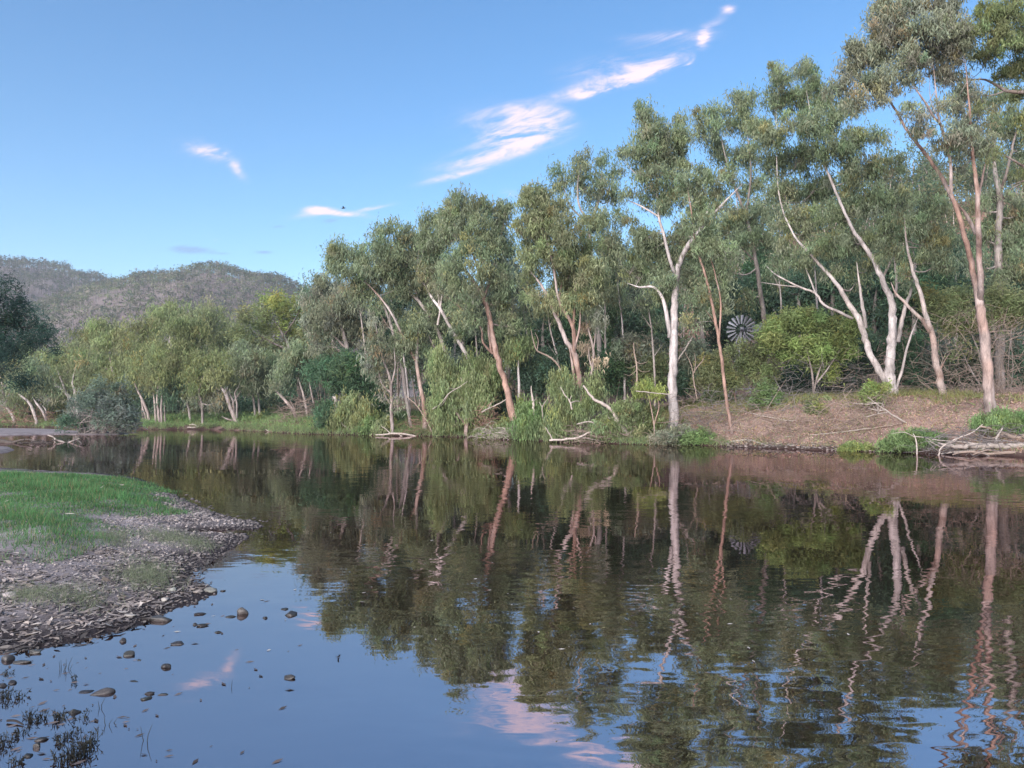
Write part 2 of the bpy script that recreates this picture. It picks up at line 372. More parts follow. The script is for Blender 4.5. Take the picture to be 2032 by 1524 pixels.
def farcol(X, Y, Z):
    s = (Y - shoreY(X)) * 0.74
    k = np.clip(smooth(0.15, 0.9, s), 0, 1)[..., None]      # wet dark mud along the edge
    c = np.array([0.22, 0.20, 0.20]) * (1 - k) + k * np.ones(3)
    g = (smooth(-2, 6, 6 - X) * smooth(0.5, 3, s))[..., None]     # green cover away from the bare bank
    c = c * (1 - g * 0.75) + g * 0.75 * np.array([0.55, 0.62, 0.40])
    h = (smooth(75, 95, Y) * smooth(5, 20, X))[..., None]
    return c * (1 - h) + h * np.array([0.95, 0.9, 0.8])
xs = np.concatenate([np.arange(-400, -70, 12.0), np.arange(-70, -20, 1.5), np.arange(-20, 26, 0.3), np.arange(26, 160, 3.0), np.arange(160, 401, 20.0)])
ys = np.concatenate([np.arange(-120, 20, 7.0), np.arange(20, 62, 0.35), np.arange(62, 100, 1.2), np.arange(100, 300, 8.0), [300]])
grid('river_bank', xs, ys, far_z, M['bank'], farcol)
xs = np.concatenate([np.arange(-90, -16, 1.2), np.arange(-16, -1.5, 0.07), np.arange(-1.5, 60.1, 1.0)])
ys = np.concatenate([np.arange(-40, 3, 0.8), np.arange(3, 23, 0.08), np.arange(23, 41, 0.5)])
def nearcol(X, Y, Z):
    k = smooth(0.01, 0.09, Z)[..., None]                        # wet along the water
    return (np.array([0.16, 0.15, 0.16]) * (1 - k) + k * np.ones(3))
grid('shore', xs, ys, near_z, M['gravel'], nearcol)
# gravel bar far left
BAR = np.array([gnd(*p)[:2] for p in [(-420, 868), (-100, 866), (20, 863.5), (90, 862), (150, 862.5), (235, 862.8), (262, 860), (225, 857.5), (150, 855.5), (120, 852.5), (0, 850.5), (-420, 851)]])
def bar_z(X, Y):
    d = poly_dist(X, Y, BAR).reshape(X.shape); return np.where(d > 0, 0.03 + 0.14 * (1 - np.exp(-d / 1.5)), np.maximum(d * 0.3 - 0.02, -0.4))
grid('gravel_bar', np.arange(-75, -26, 0.5), np.arange(46, 88, 0.5), bar_z, M['gravel'])
BAR2 = np.array([gnd(*p)[:2] for p in [(-300, 905), (-60, 902), (8, 899), (28, 893), (18, 888), (-40, 886), (-300, 888)]])
def bar2_z(X, Y):
    d = poly_dist(X, Y, BAR2).reshape(X.shape); return np.where(d > 0, 0.03 + 0.10 * (1 - np.exp(-d / 0.6)), np.maximum(d * 0.3 - 0.02, -0.4))
grid('gravel_spit', np.arange(-34, -17, 0.25), np.arange(27, 38, 0.25), bar2_z, M['gravel'])

# ------------------------------------------------------------------ hills with their woods
HILLS = [('hill', 850, [(-700, 520), (-300, 515), (0, 541), (80, 545), (150, 554), (230, 576), (300, 604), (400, 640), (700, 700), (1100, 800)]),
         ('hill', 600, [(-400, 800), (0, 730), (100, 690), (170, 640), (235, 596), (320, 569), (450, 560), (540, 570), (620, 595), (700, 620), (800, 670), (950, 740), (1200, 800)])]
HF = {}
def make_hill(idx):
    nm, D, sk = HILLS[idx]
    P = np.array([at(px, py, D) for px, py in sk])
    def zf(X, Y):
        Xs = X * (D / np.maximum(Y, 1)) * 0.35 + X * 0.65          # spur lines lean towards the viewer
        rz = np.interp(Xs, P[:, 0], P[:, 2], left=P[0, 2], right=0)
        t = np.clip((Y - D * 0.42) / (D * 0.58), 0, 1); back = np.clip((Y - D) / (D * 0.6), 0, 1)
        prof = smooth(0, 1, t) ** 0.8 * (1 - 0.6 * back)
        gul = 1 + 0.035 * np.sin(X * 0.06 + 1.3) * np.sin(t * 3.0) + 0.02 * np.sin(X * 0.13 + Y * 0.02)
        return -2 + (rz + 2) * prof * np.where(Y < D, gul, 1)
    HF[idx] = zf
    grid('hill', np.arange(-D * 1.3, D * 0.45, 10.0), np.arange(D * 0.4, D * 1.5, 10.0), zf, M['hill'])
for i in (0, 1): make_hill(i)
def hill_wood(idx, n, lab):
    nm, D, sk = HILLS[idx]; zf = HF[idx]
    r = np.random.default_rng(40 + idx); m = n * 3
    px = r.uniform(-330, 860, m); Yd = D * (0.5 + 0.52 * r.uniform(0, 1, m) ** 0.75)
    ridge = r.uniform(0, 1, m) < 0.05
    Yd = np.where(ridge, D * r.uniform(0.985, 1.0, m), Yd)
    X = (px - 1016) / F * Yd; Z = zf(X, Yd)
    pn = np.sin(X * .021 + Yd * .013) * np.sin(Yd * .017 - X * .008 + 1) + .6 * np.sin(X * .055 + 2) * np.sin(Yd * .04)
    vis = (Z > (8 if idx else 20)) & (pn + r.normal(0, .5, m) > -.85)
    X, Yd, Z, pn, ridge = X[vis][:n], Yd[vis][:n], Z[vis][:n], pn[vis][:n], ridge[vis][:n]
    n = len(X); mb = MB(); s = D / 600
    H = r.uniform(5.0, 9.5, n) * (1 if idx else 1.35) * np.where(ridge, 1.25, 1)
    a = np.array([[0.0, 1.0], [0.87, -0.5], [-0.87, -0.5]]) * 0.17 * s
    base = np.stack([X, Yd, Z - 0.4], -1); lean = r.normal(0, 0.4, (n, 2))
    bot = base[:, None, :] + np.concatenate([a, np.zeros((3, 1))], 1)[None]
    top = base + np.stack([lean[:, 0], lean[:, 1], H], -1)
    top3 = top[:, None, :] + np.concatenate([a * 0.3, np.zeros((3, 1))], 1)[None]
    v = np.concatenate([bot, top3], 1).reshape(-1, 3)
    k = np.arange(n)[:, None, None] * 6
    f = (k + np.array([[0, 1, 4, 3], [1, 2, 5, 4], [2, 0, 3, 5]])[None]).reshape(-1, 4)
    g = r.uniform(0.06, 0.20, n)[:, None] * np.array([1.0, 0.93, 0.88]); mb.add(v, f, np.repeat(g, 6, axis=0))
    # crowns: two or three leaf clumps on the upper trunk
    K = 21; pal = np.array([(0.060, 0.070, 0.045), (0.085, 0.088, 0.060), (0.105, 0.095, 0.075), (0.045, 0.060, 0.042), (0.07, 0.085, 0.04)])
    tint = pal[r.integers(0, 5, n)] * r.uniform(0.55, 1.35, n)[:, None] * (1 - .22 * pn)[:, None] * (1 if idx else .72)
    wide = H * r.uniform(.12, .30, n)
    cl = np.repeat(top - np.stack([0 * H, 0 * H, H * .15], -1), 3, axis=0) + r.normal(0, 1, (n * 3, 3)) * np.repeat(np.stack([wide, wide, H * .10], -1), 3, axis=0)
    lc = np.repeat(cl, K // 3, axis=0) + r.normal(0, 1, (n * K, 3)) * np.repeat(np.stack([wide * .5, wide * .5, H * .07], -1), K, axis=0)
    add_leaves(mb, lc, 1.25 * s, 0.62 * s, 0.2, np.repeat(tint, K, axis=0) * r.uniform(0.8, 1.2, n * K)[:, None], r)
    o = mb.build('hill_forest', M['leaf']); tag(o, lab, 'forest', kind='stuff')

def add_leaves(mb, C, length, width, droop, colr, r):
    """one tapered blade per centre, hanging by `droop`"""
    n = len(C)
    d = r.normal(0, 1, (n, 3)); d[:, 2] = d[:, 2] * 0.7 - droop * 1.6
    d /= np.linalg.norm(d, axis=1)[:, None] + 1e-9
    q = r.normal(0, 1, (n, 3)); wv = np.cross(d, q); wv /= np.linalg.norm(wv, axis=1)[:, None] + 1e-9
    l = length * r.uniform(0.65, 1.35, n)[:, None]; h = width * r.uniform(0.7, 1.3, n)[:, None] * 0.5
    v = np.stack([C - d * l * 0.4 - wv * h, C - d * l * 0.4 + wv * h, C + d * l * 0.6], 1).reshape(-1, 3)
    f = np.arange(n * 3).reshape(-1, 3)
    mb.add(v, f, np.repeat(colr, 3, axis=0))
hill_wood(0, 6000, 'grey open eucalypt forest covering the farther hill on the left skyline')
hill_wood(1, 7400, 'grey brown open forest covering the nearer rounded hill behind the left bank')

def hillside_wood(n):
    r = np.random.default_rng(66); X = r.uniform(-12, 95, n); Yd = r.uniform(68, 124, n); Z = far_z(X, Yd); mb = MB()
    H = r.uniform(4, 9, n)
    pal = np.array([(0.085, 0.10, 0.05), (0.065, 0.085, 0.05), (0.11, 0.11, 0.06), (0.05, 0.075, 0.045)])
    for x, y, z, h in zip(X, Yd, Z, H):
        P = np.array([(x, y, z - .3), (x + r.normal(0, .3), y, z + h * .5), (x + r.normal(0, .6), y + r.normal(0, .6), z + h)])
        tube(mb, P, np.array([.14, .1, .04]), np.array((.24, .2, .18)) * r.uniform(.7, 1.5), 4)
    K = 315; nc = 7
    cc = np.repeat(np.stack([X, Yd, Z + H * .78], -1), nc, axis=0) + r.normal(0, 1, (n * nc, 3)) * np.repeat(np.stack([H * .2, H * .2, H * .16], -1), nc, axis=0)
    t = np.repeat(pal[r.integers(0, 4, n)], nc, axis=0) * r.uniform(.7, 1.3, (n * nc, 1)); k = K // nc
    lc = np.repeat(cc, k, axis=0) + r.normal(0, .62, (n * nc * k, 3))
    add_leaves(mb, lc, .55, .19, .6, np.repeat(t, k, axis=0) * r.uniform(.7, 1.3, (n * nc * k, 1)), r)
    tag(mb.build('hillside_forest', M['leaf']), 'scrubby green forest on the slope behind the right bank trees', 'forest', kind='stuff')
hillside_wood(470)

# ------------------------------------------------------------------ trees
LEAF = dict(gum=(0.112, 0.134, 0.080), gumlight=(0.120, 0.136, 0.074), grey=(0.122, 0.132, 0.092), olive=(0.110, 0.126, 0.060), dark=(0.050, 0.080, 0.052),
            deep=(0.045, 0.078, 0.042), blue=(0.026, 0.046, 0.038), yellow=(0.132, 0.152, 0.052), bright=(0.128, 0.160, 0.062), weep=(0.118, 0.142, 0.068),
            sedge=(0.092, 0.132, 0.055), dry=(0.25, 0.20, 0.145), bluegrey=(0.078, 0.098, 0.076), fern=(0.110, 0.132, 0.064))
BARK = dict(cream=(0.36, 0.315, 0.285), white=(0.41, 0.37, 0.35), orange=(0.275, 0.178, 0.138), pink=(0.285, 0.232, 0.208), grey=(0.22, 0.192, 0.172), brown=(0.14, 0.108, 0.088), dark=(0.05, 0.043, 0.04))
def bark_col(P, R, low, high, r):
    """patchy change from the base bark to the upper bark along a stem"""
    n = len(P); k = np.clip((P[:, 2] - P[0, 2]) / 7.0, 0, 1)
    k = np.clip(k + 0.35 * np.convolve(r.standard_normal(n + 8), np.ones(5) / 2.2, 'same')[4:-4], 0, 1)[:, None]
    c = np.array(BARK[low]) * (1 - k) + np.array(BARK[high]) * k
    rough = np.clip(1 - (P[:, 2] - P[0, 2]) / r.uniform(.8, 1.8), 0, 1)[:, None] if R[0] > .08 else 0     # rough dark stocking at the foot
    return c * (1 - .45 * rough) * np.clip(1 + .13 * r.standard_normal((n, 1)), .6, 1.3)
SEED = [100]
def tree(name, label, stems, blobs, leaf='gum', bark=('orange', 'cream'), Y=None, cat='tree', group=None, dens=1.0, rs=9.5, droop=1.15, zs=1.0, lsize=1.0, twig='grey', base=None,
         depth=0.8, crown='crown', branchr=1.0, nostem=False, per=92):
    SEED[0] += 1; r = np.random.default_rng(SEED[0])
    bpx = base or stems[0][0][:2]
    if Y is None: Y = hit(*bpx)
    mpp = Y / F
    b0 = at(bpx[0], bpx[1], Y); gz = float(far_z(b0[0], b0[1]))
    if stems and nostem is False and gz > b0[2] + 0.3: gz = b0[2]
    org = np.array([b0[0], b0[1], gz if gz < b0[2] + 0.3 else b0[2]])
    root = thing(name, label, cat, tuple(org), group)
    mt = MB(); SP_ = []; SR = []
    for k, st in enumerate(stems):
        px = np.array([p[:2] for p in st], float); rad = np.array([p[2] for p in st], float) * mpp
        d0 = Y
        if k and SP_:
            A = np.concatenate(SP_); q = at(px[0, 0], px[0, 1], Y); dd = np.hypot(A[:, 0] - q[0], A[:, 2] - q[2])
            j = int(np.argmin(dd)); d0 = A[j, 1] if dd[j] < 30 * mpp else Y + r.uniform(-.6, .6)
        ln = np.sum(np.hypot(*np.diff(px, axis=0).T)) * mpp
        t = np.linspace(0, 1, len(px)); off = r.uniform(-0.28, 0.28) * ln * (0.4 if k == 0 else 1)
        P = [at(a, b, d0 + off * tt ** 1.2 + (r.normal(0, 0.03) * ln * tt)) for (a, b), tt in zip(px, t)]
        if k == 0:
            P = [np.array([P[0][0], P[0][1], min(org[2], P[0][2]) - 0.35])] + P; rad = np.concatenate([[rad[0] * 1.35], rad])
        rad = rad.copy(); rad[-1] *= .35
        P, R = spline(P, rad, max(0.3, 0.35 * Y / 45))
        if k == 0: R[:3] *= np.linspace(1.12, 1.0, len(R[:3]))
        P = P + r.normal(0, 0.12, P.shape) * R[:, None]
        tube(mt, P, R, bark_col(P, R, bark[0], bark[1], r), 8 if rad.max() > 4 * mpp else 6, 0.05)
        SP_.append(P); SR.append(R)
    if SP_: trunk = mt.build('trunk', M['bark'], root, org, True)
    A = np.concatenate(SP_) if SP_ else org[None] + np.array([[0, 0, 0.05]])
    AR = np.concatenate(SR) if SR else np.array([0.05 * branchr])
    mtw = MB(); ml = MB(); base_c = np.array(LEAF[leaf])
    for b in blobs:
        cx, cy, rx, ry = b[:4]; k = b[4] if len(b) > 4 else 1.0
        bc = np.array(LEAF[b[5]]) if len(b) > 5 else base_c
        ctr = at(cx, cy, Y); dd = np.hypot(A[:, 0] - ctr[0], A[:, 2] - ctr[2]) + np.where(A[:, 2] > ctr[2] + 0.2, 2.0, 0)
        j = int(np.argmin(dd)); rm = max(rx, ry) * mpp
        yb = (A[j, 1] if len(SP_) else Y) + r.uniform(-.55, 1.1) * rm * 1.2
        ctr = at(cx, cy, yb); ex = np.array([rx * mpp, rm * depth, ry * mpp])
        # limb to the clump
        p0 = A[j]; mid = (p0 + ctr) / 2 + np.array([0, 0, -0.10 * np.linalg.norm(ctr - p0)]) + r.normal(0, 0.05, 3) * np.linalg.norm(ctr - p0)
        r0 = min(AR[j] * 0.6, 0.055 * (0.6 + rm / 1.2)) * branchr
        end = ctr + r.normal(0, 0.2, 3) * ex
        Pb, Rb = spline([p0, mid, end], [r0, r0 * 0.7, r0 * 0.25], 0.4 * Y / 45)
        tube(mtw, Pb, Rb, np.array(BARK[twig]) * r.uniform(0.8, 1.25), 5)
        # leaf clusters
        ns = max(4, int(2.6 * dens * k * rx * ry / rs ** 2))
        u = r.normal(0, 1, (ns, 3)); u /= np.linalg.norm(u, axis=1)[:, None]
        u *= (r.uniform(0, 1, ns) ** 0.42)[:, None]; u[r.uniform(0, 1, ns) < .2] *= 1.32; u[:, 2] *= np.where(u[:, 2] < 0, 1.0, 1.12)
        C = ctr + u * ex
        kk = r.permutation(ns)[:max(3, int(ns * 0.55))]
        for i in kk:
            a = Pb[r.integers(len(Pb) // 2, len(Pb))]; m2 = (a + C[i]) / 2 + r.normal(0, 0.08, 3) * rm
            rt = r0 * 0.3 + 0.004
            tube(mtw, np.array([a, m2, C[i]]), np.array([rt, rt * 0.75, rt * 0.35]), np.array(BARK[twig]) * r.uniform(0.7, 1.2), 3)
        nl = np.maximum(20, (per * k * r.uniform(0.6, 1.4, ns)).astype(int))
        sr = rs * mpp * r.uniform(0.5, 1.35, ns)
        cc = np.repeat(C, nl, axis=0); ss = np.repeat(sr, nl)
        g = r.normal(0, 1, cc.shape) * 0.85; g[:, 2] *= zs * 0.85
        # hanging tip of each cluster
        g[:, 2] = g[:, 2] * 1.15 - 0.12 * (g[:, 0] ** 2 + g[:, 1] ** 2)
        pos = cc + g * ss[:, None]
        tint = bc * r.uniform(0.72, 1.30, (ns, 1)) * r.normal(1, 0.05, (ns, 3))
        warm = r.uniform(0, 1, ns) < 0.07; tint[warm] = tint[warm] * np.array([1.2, 1.0, 0.82])
        lcol = np.repeat(tint, nl, axis=0) * r.uniform(0.72, 1.32, (len(pos), 1))
        sz = lsize * (Y / 45) ** 0.85
        add_leaves(ml, pos, 0.27 * sz, 0.062 * sz, droop, lcol, r)
    if blobs:
        tag(mtw.build('branches', M['bark'], root, org), kind='stuff')
        tag(ml.build(crown, M['leaf'], root, org), kind='stuff')
    return root

def rnd(a, b): return random.uniform(a, b)

# --- riverside gums of the right-hand bank, from left to right
tree('gum_tree', 'grey dark-limbed gum at the left end of the tall bank trees', [[(706, 792, 5), (693, 715, 4.5), (684, 672, 4), (676, 640, 3), (668, 600, 2)], [(700, 740, 3), (672, 694, 3), (640, 690, 2), (625, 690, 1)], [(686, 690, 2.5), (655, 660, 1.6), (628, 641, 1)], [(676, 640, 2), (650, 600, 1.3)]],
     [(630, 558, 20, 14), (655, 578, 35, 28), (692, 600, 36, 30), (640, 630, 42, 32), (690, 655, 42, 34), (640, 690, 38, 28, .7), (668, 715, 34, 22, .7), (615, 600, 20, 20)], 'grey', ('pink', 'grey'), Y=63, twig='dark')
tree('gum_tree', 'slender pale multi-stemmed gum standing at the water with drooping grey leaves', [[(779, 860, 3.6), (777, 821, 3.4), (776, 778, 3), (772, 745, 2.4), (756, 700, 1.8), (745, 640, 1.2)], [(777, 780, 2), (760, 765, 1.7), (752, 740, 1.2), (748, 700, .8)], [(776, 800, 2), (766, 790, 1.7), (758, 762, 1.3)], [(776, 765, 2), (784, 730, 1.5), (782, 690, 1)]],
     [(742, 690, 22, 26, .7), (735, 725, 20, 24, .7), (757, 735, 24, 28, .6), (748, 660, 20, 22, .6), (772, 700, 18, 28, .6), (762, 770, 20, 22, .45), (790, 800, 12, 28, .35), (740, 640, 18, 16, .5)], 'grey', ('pink', 'cream'), droop=1.2, twig='pink')
tree('gum_tree', 'thin grey gum with curved S-shaped trunk behind the slender pale one', [[(817, 856, 3.2), (804, 778, 3.4), (799, 735, 3.6), (794, 710, 3.4), (783, 672, 3), (774, 640, 2.6), (759, 601, 2), (735, 569, 1.4)], [(774, 640, 1.8), (772, 610, 1.4), (750, 590, 1)]],
     [(660, 500, 22, 18), (690, 503, 24, 18), (676, 530, 30, 22), (724, 508, 26, 20), (712, 540, 28, 22), (735, 570, 28, 22), (706, 575, 24, 20), (745, 612, 26, 20, .7)], 'gum', ('grey', 'cream'), Y=56)
tree('gum_tree', 'gum with red-brown lower trunk forking left above the dark shrubs', [[(843, 821, 4.4), (834, 767, 4), (827, 721, 3.6), (829, 679, 2.6), (832, 640, 1.6)], [(827, 721, 3), (806, 680, 2.8), (798, 665, 2.6), (777, 622, 2.2), (752, 587, 1.6), (724, 558, 1)], [(798, 665, 1.8), (772, 650, 1.4), (745, 607, 1)]],
     [(752, 462, 13, 16), (757, 488, 16, 18, .7), (785, 450, 15, 13), (790, 470, 20, 20), (770, 505, 28, 22), (800, 515, 32, 26), (760, 545, 30, 24), (795, 560, 30, 24), (820, 655, 34, 26), (800, 690, 28, 26, .8), (838, 690, 24, 26, .7)], 'gum', ('orange', 'cream'), Y=55)
tree('gum_tree', 'leaning pale gum with long straight limb rising left over the weeping bush', [[(905, 800, 4), (890, 718, 3.8), (862, 643, 3.6), (830, 597, 3.2), (798, 569, 2.4), (774, 530, 1.8), (752, 509, 1)], [(830, 597, 2.2), (820, 560, 1.8), (806, 530, 1.2)], [(862, 690, 2.5), (850, 665, 2)]],
     [(815, 478, 24, 20), (835, 500, 28, 24), (800, 540, 32, 24), (842, 540, 30, 24), (822, 575, 30, 22), (860, 600, 30, 22, .8), (845, 632, 30, 20, .8), (880, 660, 28, 24, .8)], 'gum', ('cream', 'cream'), Y=56)
tree('gum_tree', 'white-limbed gum rising from behind the weeping green bush', [[(948, 800, 4.6), (934, 725, 4.2), (915, 686, 3.9), (894, 650, 3.4), (873, 612, 3), (855, 587, 2.4), (827, 537, 1.5)], [(873, 612, 2.4), (870, 580, 1.8), (878, 545, 1.3)], [(868, 645, 2.2), (874, 612, 2), (879, 560, 1.2)]],
     [(840, 432, 14, 11), (862, 438, 22, 17), (850, 466, 28, 24), (880, 478, 28, 24), (860, 512, 34, 26), (888, 540, 30, 24), (850, 556, 24, 20), (905, 625, 30, 24, .8), (915, 655, 24, 22, .8)], 'gum', ('cream', 'white'), Y=53)
tree('gum_tree', 'leaning orange-red gum with broad rounded crown', [[(1022, 842, 7.2), (1011, 792, 6.4), (997, 743, 6), (981, 686, 5.4), (972, 633, 5), (958, 587, 4.6), (937, 555, 3.6), (920, 533, 2.6), (905, 520, 1.5)], [(962, 605, 3.6), (955, 560, 2.8), (945, 520, 2.2), (926, 484, 1.4)], [(960, 590, 3), (975, 550, 2.2), (985, 500, 1.4)],
      [(978, 702, 2.6), (958, 679, 2), (954, 650, 1.6), (919, 615, 1.4), (883, 587, 1)], [(975, 700, 2.6), (970, 660, 2.2), (968, 640, 1.6)], [(1013, 835, 2), (1006, 800, 2), (1002, 760, 1.6)]],
     [(910, 398, 19, 20), (893, 420, 24, 22), (930, 424, 28, 24), (956, 414, 21, 17), (985, 420, 18, 16), (1002, 412, 12, 14), (898, 455, 32, 26), (945, 455, 36, 28), (988, 445, 26, 26), (925, 490, 30, 22, .8), (970, 490, 34, 28), (1002, 488, 22, 28), (898, 520, 28, 22), (960, 535, 32, 26, .8), (903, 570, 36, 22), (928, 600, 34, 24, .8), (990, 560, 28, 28), (992, 600, 28, 26, .9), (978, 655, 25, 17), (1008, 645, 22, 24, .8), (935, 640, 30, 24, .6)],
     'gum', ('orange', 'orange'), Y=49, twig='pink')
tree('gum_tree', 'spreading multi-stemmed gum above the driftwood tangle, olive crown', [[(1158, 827, 6.6), (1149, 751, 6), (1140, 705, 5.6), (1124, 678, 4.6), (1106, 632, 4), (1078, 572, 2.8), (1050, 535, 1.6)], [(1140, 705, 4.4), (1138, 655, 3.8), (1128, 630, 3.4), (1110, 600, 2.8), (1098, 530, 2), (1088, 490, 1.2)], [(1138, 655, 3), (1140, 610, 2.4), (1142, 560, 1.6)], [(1141, 690, 2.4), (1150, 650, 2), (1152, 600, 1.4)], [(1106, 632, 2.6), (1110, 590, 2), (1115, 560, 1.2)], [(1142, 790, 3.4), (1138, 740, 3.2), (1130, 690, 2.4)]],
     [(1050, 378, 10, 13), (1044, 398, 18, 18), (1080, 386, 24, 19), (1060, 420, 30, 24), (1095, 420, 34, 26), (1040, 450, 25, 25), (1085, 460, 40, 30), (1130, 455, 30, 25), (1060, 500, 34, 28), (1110, 500, 40, 30), (1150, 495, 34, 28), (1050, 540, 25, 24, .9, 'gumlight'), (1130, 540, 40, 26), (1170, 540, 30, 28), (1120, 572, 34, 20, 1, 'gumlight'), (1098, 595, 22, 15, .9, 'gumlight'), (1155, 590, 34, 25, .9), (1182, 590, 24, 24, .8), (1052, 585, 22, 18, .8, 'gumlight'), (1120, 605, 24, 12, .8, 'gumlight')],
     'gumlight', ('orange', 'pink'), Y=44.5, twig='pink')
tree('gum_tree', 'small reddish gum with dead leaf tufts beside the spreading olive gum', [[(1172, 770, 3), (1176, 725, 2.6), (1177, 690, 2.2), (1165, 645, 1.8), (1158, 609, 1.2)], [(1175, 728, 2), (1170, 715, 1.6), (1168, 690, 1.1)], [(1177, 700, 1.6), (1182, 650, 1.3), (1172, 610, .9)]],
     [(1163, 690, 12, 10, .7, 'dry'), (1165, 655, 8, 14, .6, 'dry'), (1185, 715, 10, 10, .5, 'dry'), (1170, 620, 18, 18, .7), (1190, 630, 16, 18, .6)], 'grey', ('pink', 'pink'), Y=45, rs=8)
tree('gum_tree', 'airy gum with domed twin tops behind the spreading olive gum', [[(1190, 700, 5), (1172, 520, 4.4), (1170, 460, 4), (1176, 435, 3.2), (1186, 405, 2.4), (1195, 340, 1.3)], [(1172, 440, 2.6), (1150, 410, 2), (1146, 370, 1.6), (1152, 330, 1)], [(1160, 440, 2), (1130, 405, 1.6), (1118, 370, 1)], [(1185, 500, 2.4), (1200, 480, 2), (1235, 455, 1.2)]],
     [(1108, 340, 13, 18, .8), (1118, 362, 20, 20, .7), (1155, 318, 17, 15), (1148, 345, 24, 22, .8), (1160, 375, 28, 22, .7), (1195, 318, 13, 13), (1195, 345, 20, 20, .8), (1200, 375, 24, 22, .7), (1225, 350, 18, 18, .7), (1218, 388, 26, 18, .7), (1180, 402, 24, 16, .6), (1118, 392, 16, 16, .6), (1180, 440, 28, 22), (1212, 432, 24, 16, .7), (1245, 432, 22, 16, .7), (1210, 480, 30, 24), (1195, 530, 30, 26)], 'gum', ('grey', 'cream'), Y=54)
tree('gum_tree', 'tall straight white gum with salmon-stained trunk, tallest tree in the middle', [[(1338, 853, 11), (1335, 800, 9.4), (1334, 765, 8.8), (1337, 682, 8.4), (1338, 625, 7.4), (1342, 549, 5.8), (1352, 512, 5), (1367, 485, 4.6), (1385, 462, 4.4), (1400, 440, 3.6), (1432, 407, 2.4), (1473, 365, 1.2)], [(1342, 549, 4), (1331, 522, 3.4), (1318, 470, 3), (1308, 430, 2.6), (1303, 370, 2), (1300, 310, 1.5), (1288, 240, .9)], [(1308, 430, 2), (1270, 408, 1.7), (1240, 395, 1.1)],
      [(1330, 670, 4.6), (1324, 630, 4.2), (1316, 595, 3.4), (1298, 570, 2.4), (1270, 570, 1.8), (1245, 562, 1)], [(1395, 448, 2.2), (1410, 400, 1.7), (1425, 350, 1)], [(1304, 380, 1.6), (1262, 345, 1.3), (1238, 320, .9)]],
     [(1277, 214, 12, 11), (1284, 232, 17, 17), (1262, 300, 28, 15), (1290, 268, 26, 28), (1318, 268, 22, 20), (1350, 236, 11, 15), (1345, 272, 20, 28), (1300, 308, 34, 24), (1338, 318, 22, 24), (1278, 332, 24, 14, .8), (1242, 308, 12, 10), (1302, 350, 34, 22), (1246, 384, 18, 11, .8), (1290, 393, 30, 20, .8), (1322, 400, 24, 24), (1345, 370, 26, 22), (1275, 470, 28, 20), (1300, 490, 40, 24), (1260, 510, 28, 24), (1320, 520, 34, 22), (1270, 545, 30, 18), (1318, 556, 26, 15), (1312, 585, 22, 16, .8, 'gumlight'), (1345, 460, 24, 22, .8), (1385, 420, 18, 20), (1420, 385, 22, 18), (1445, 360, 20, 16, .7), (1395, 350, 22, 22), (1430, 420, 18, 14, .6)],
     'gum', ('white', 'white'), twig='cream')
tree('gum_tree', 'thin orange sapling leaning left with two fine stems', [[(1452, 861, 3.6), (1441, 788, 3.3), (1427, 678, 3), (1404, 563, 2.4), (1381, 485, 2), (1372, 420, 1.5), (1365, 379, .9)], [(1427, 672, 2), (1430, 600, 1.6), (1418, 540, 1.2), (1408, 505, .8)], [(1422, 645, 1.2), (1400, 615, .8)]],
     [(1360, 335, 13, 18), (1370, 365, 20, 20), (1382, 398, 24, 20, .9), (1370, 436, 20, 18, .8), (1400, 432, 18, 18, .8), (1400, 490, 28, 20), (1430, 505, 24, 22), (1392, 540, 24, 18, .8), (1432, 550, 26, 20, .8), (1385, 590, 22, 20, .7), (1405, 622, 20, 18, .6), (1434, 600, 18, 20, .7), (1372, 640, 18, 18, .6)], 'gum', ('orange', 'orange'), droop=1.0)
tree('gum_tree', 'leafy gum filling the gap left of the big forked gum', [[(1522, 690, 5), (1512, 600, 4.6), (1500, 520, 4), (1480, 430, 3.2), (1450, 350, 2.4), (1430, 270, 1.3)], [(1480, 430, 2.4), (1490, 340, 2), (1480, 240, 1.1)], [(1500, 520, 2), (1460, 480, 1.5)]],
     [(1395, 236, 16, 13), (1420, 226, 22, 15), (1408, 260, 24, 24), (1456, 190, 13, 13), (1470, 206, 20, 19), (1492, 202, 14, 17), (1460, 242, 28, 24), (1430, 300, 28, 24, .9), (1480, 305, 34, 26, .9), (1500, 255, 28, 24), (1440, 345, 24, 20, .7), (1490, 365, 30, 24, .8), (1455, 438, 28, 20), (1495, 430, 30, 20), (1520, 475, 30, 18), (1470, 475, 26, 16, .9), (1440, 540, 20, 22, .8), (1480, 590, 28, 20, .8)], 'gum', ('brown', 'grey'), Y=52)
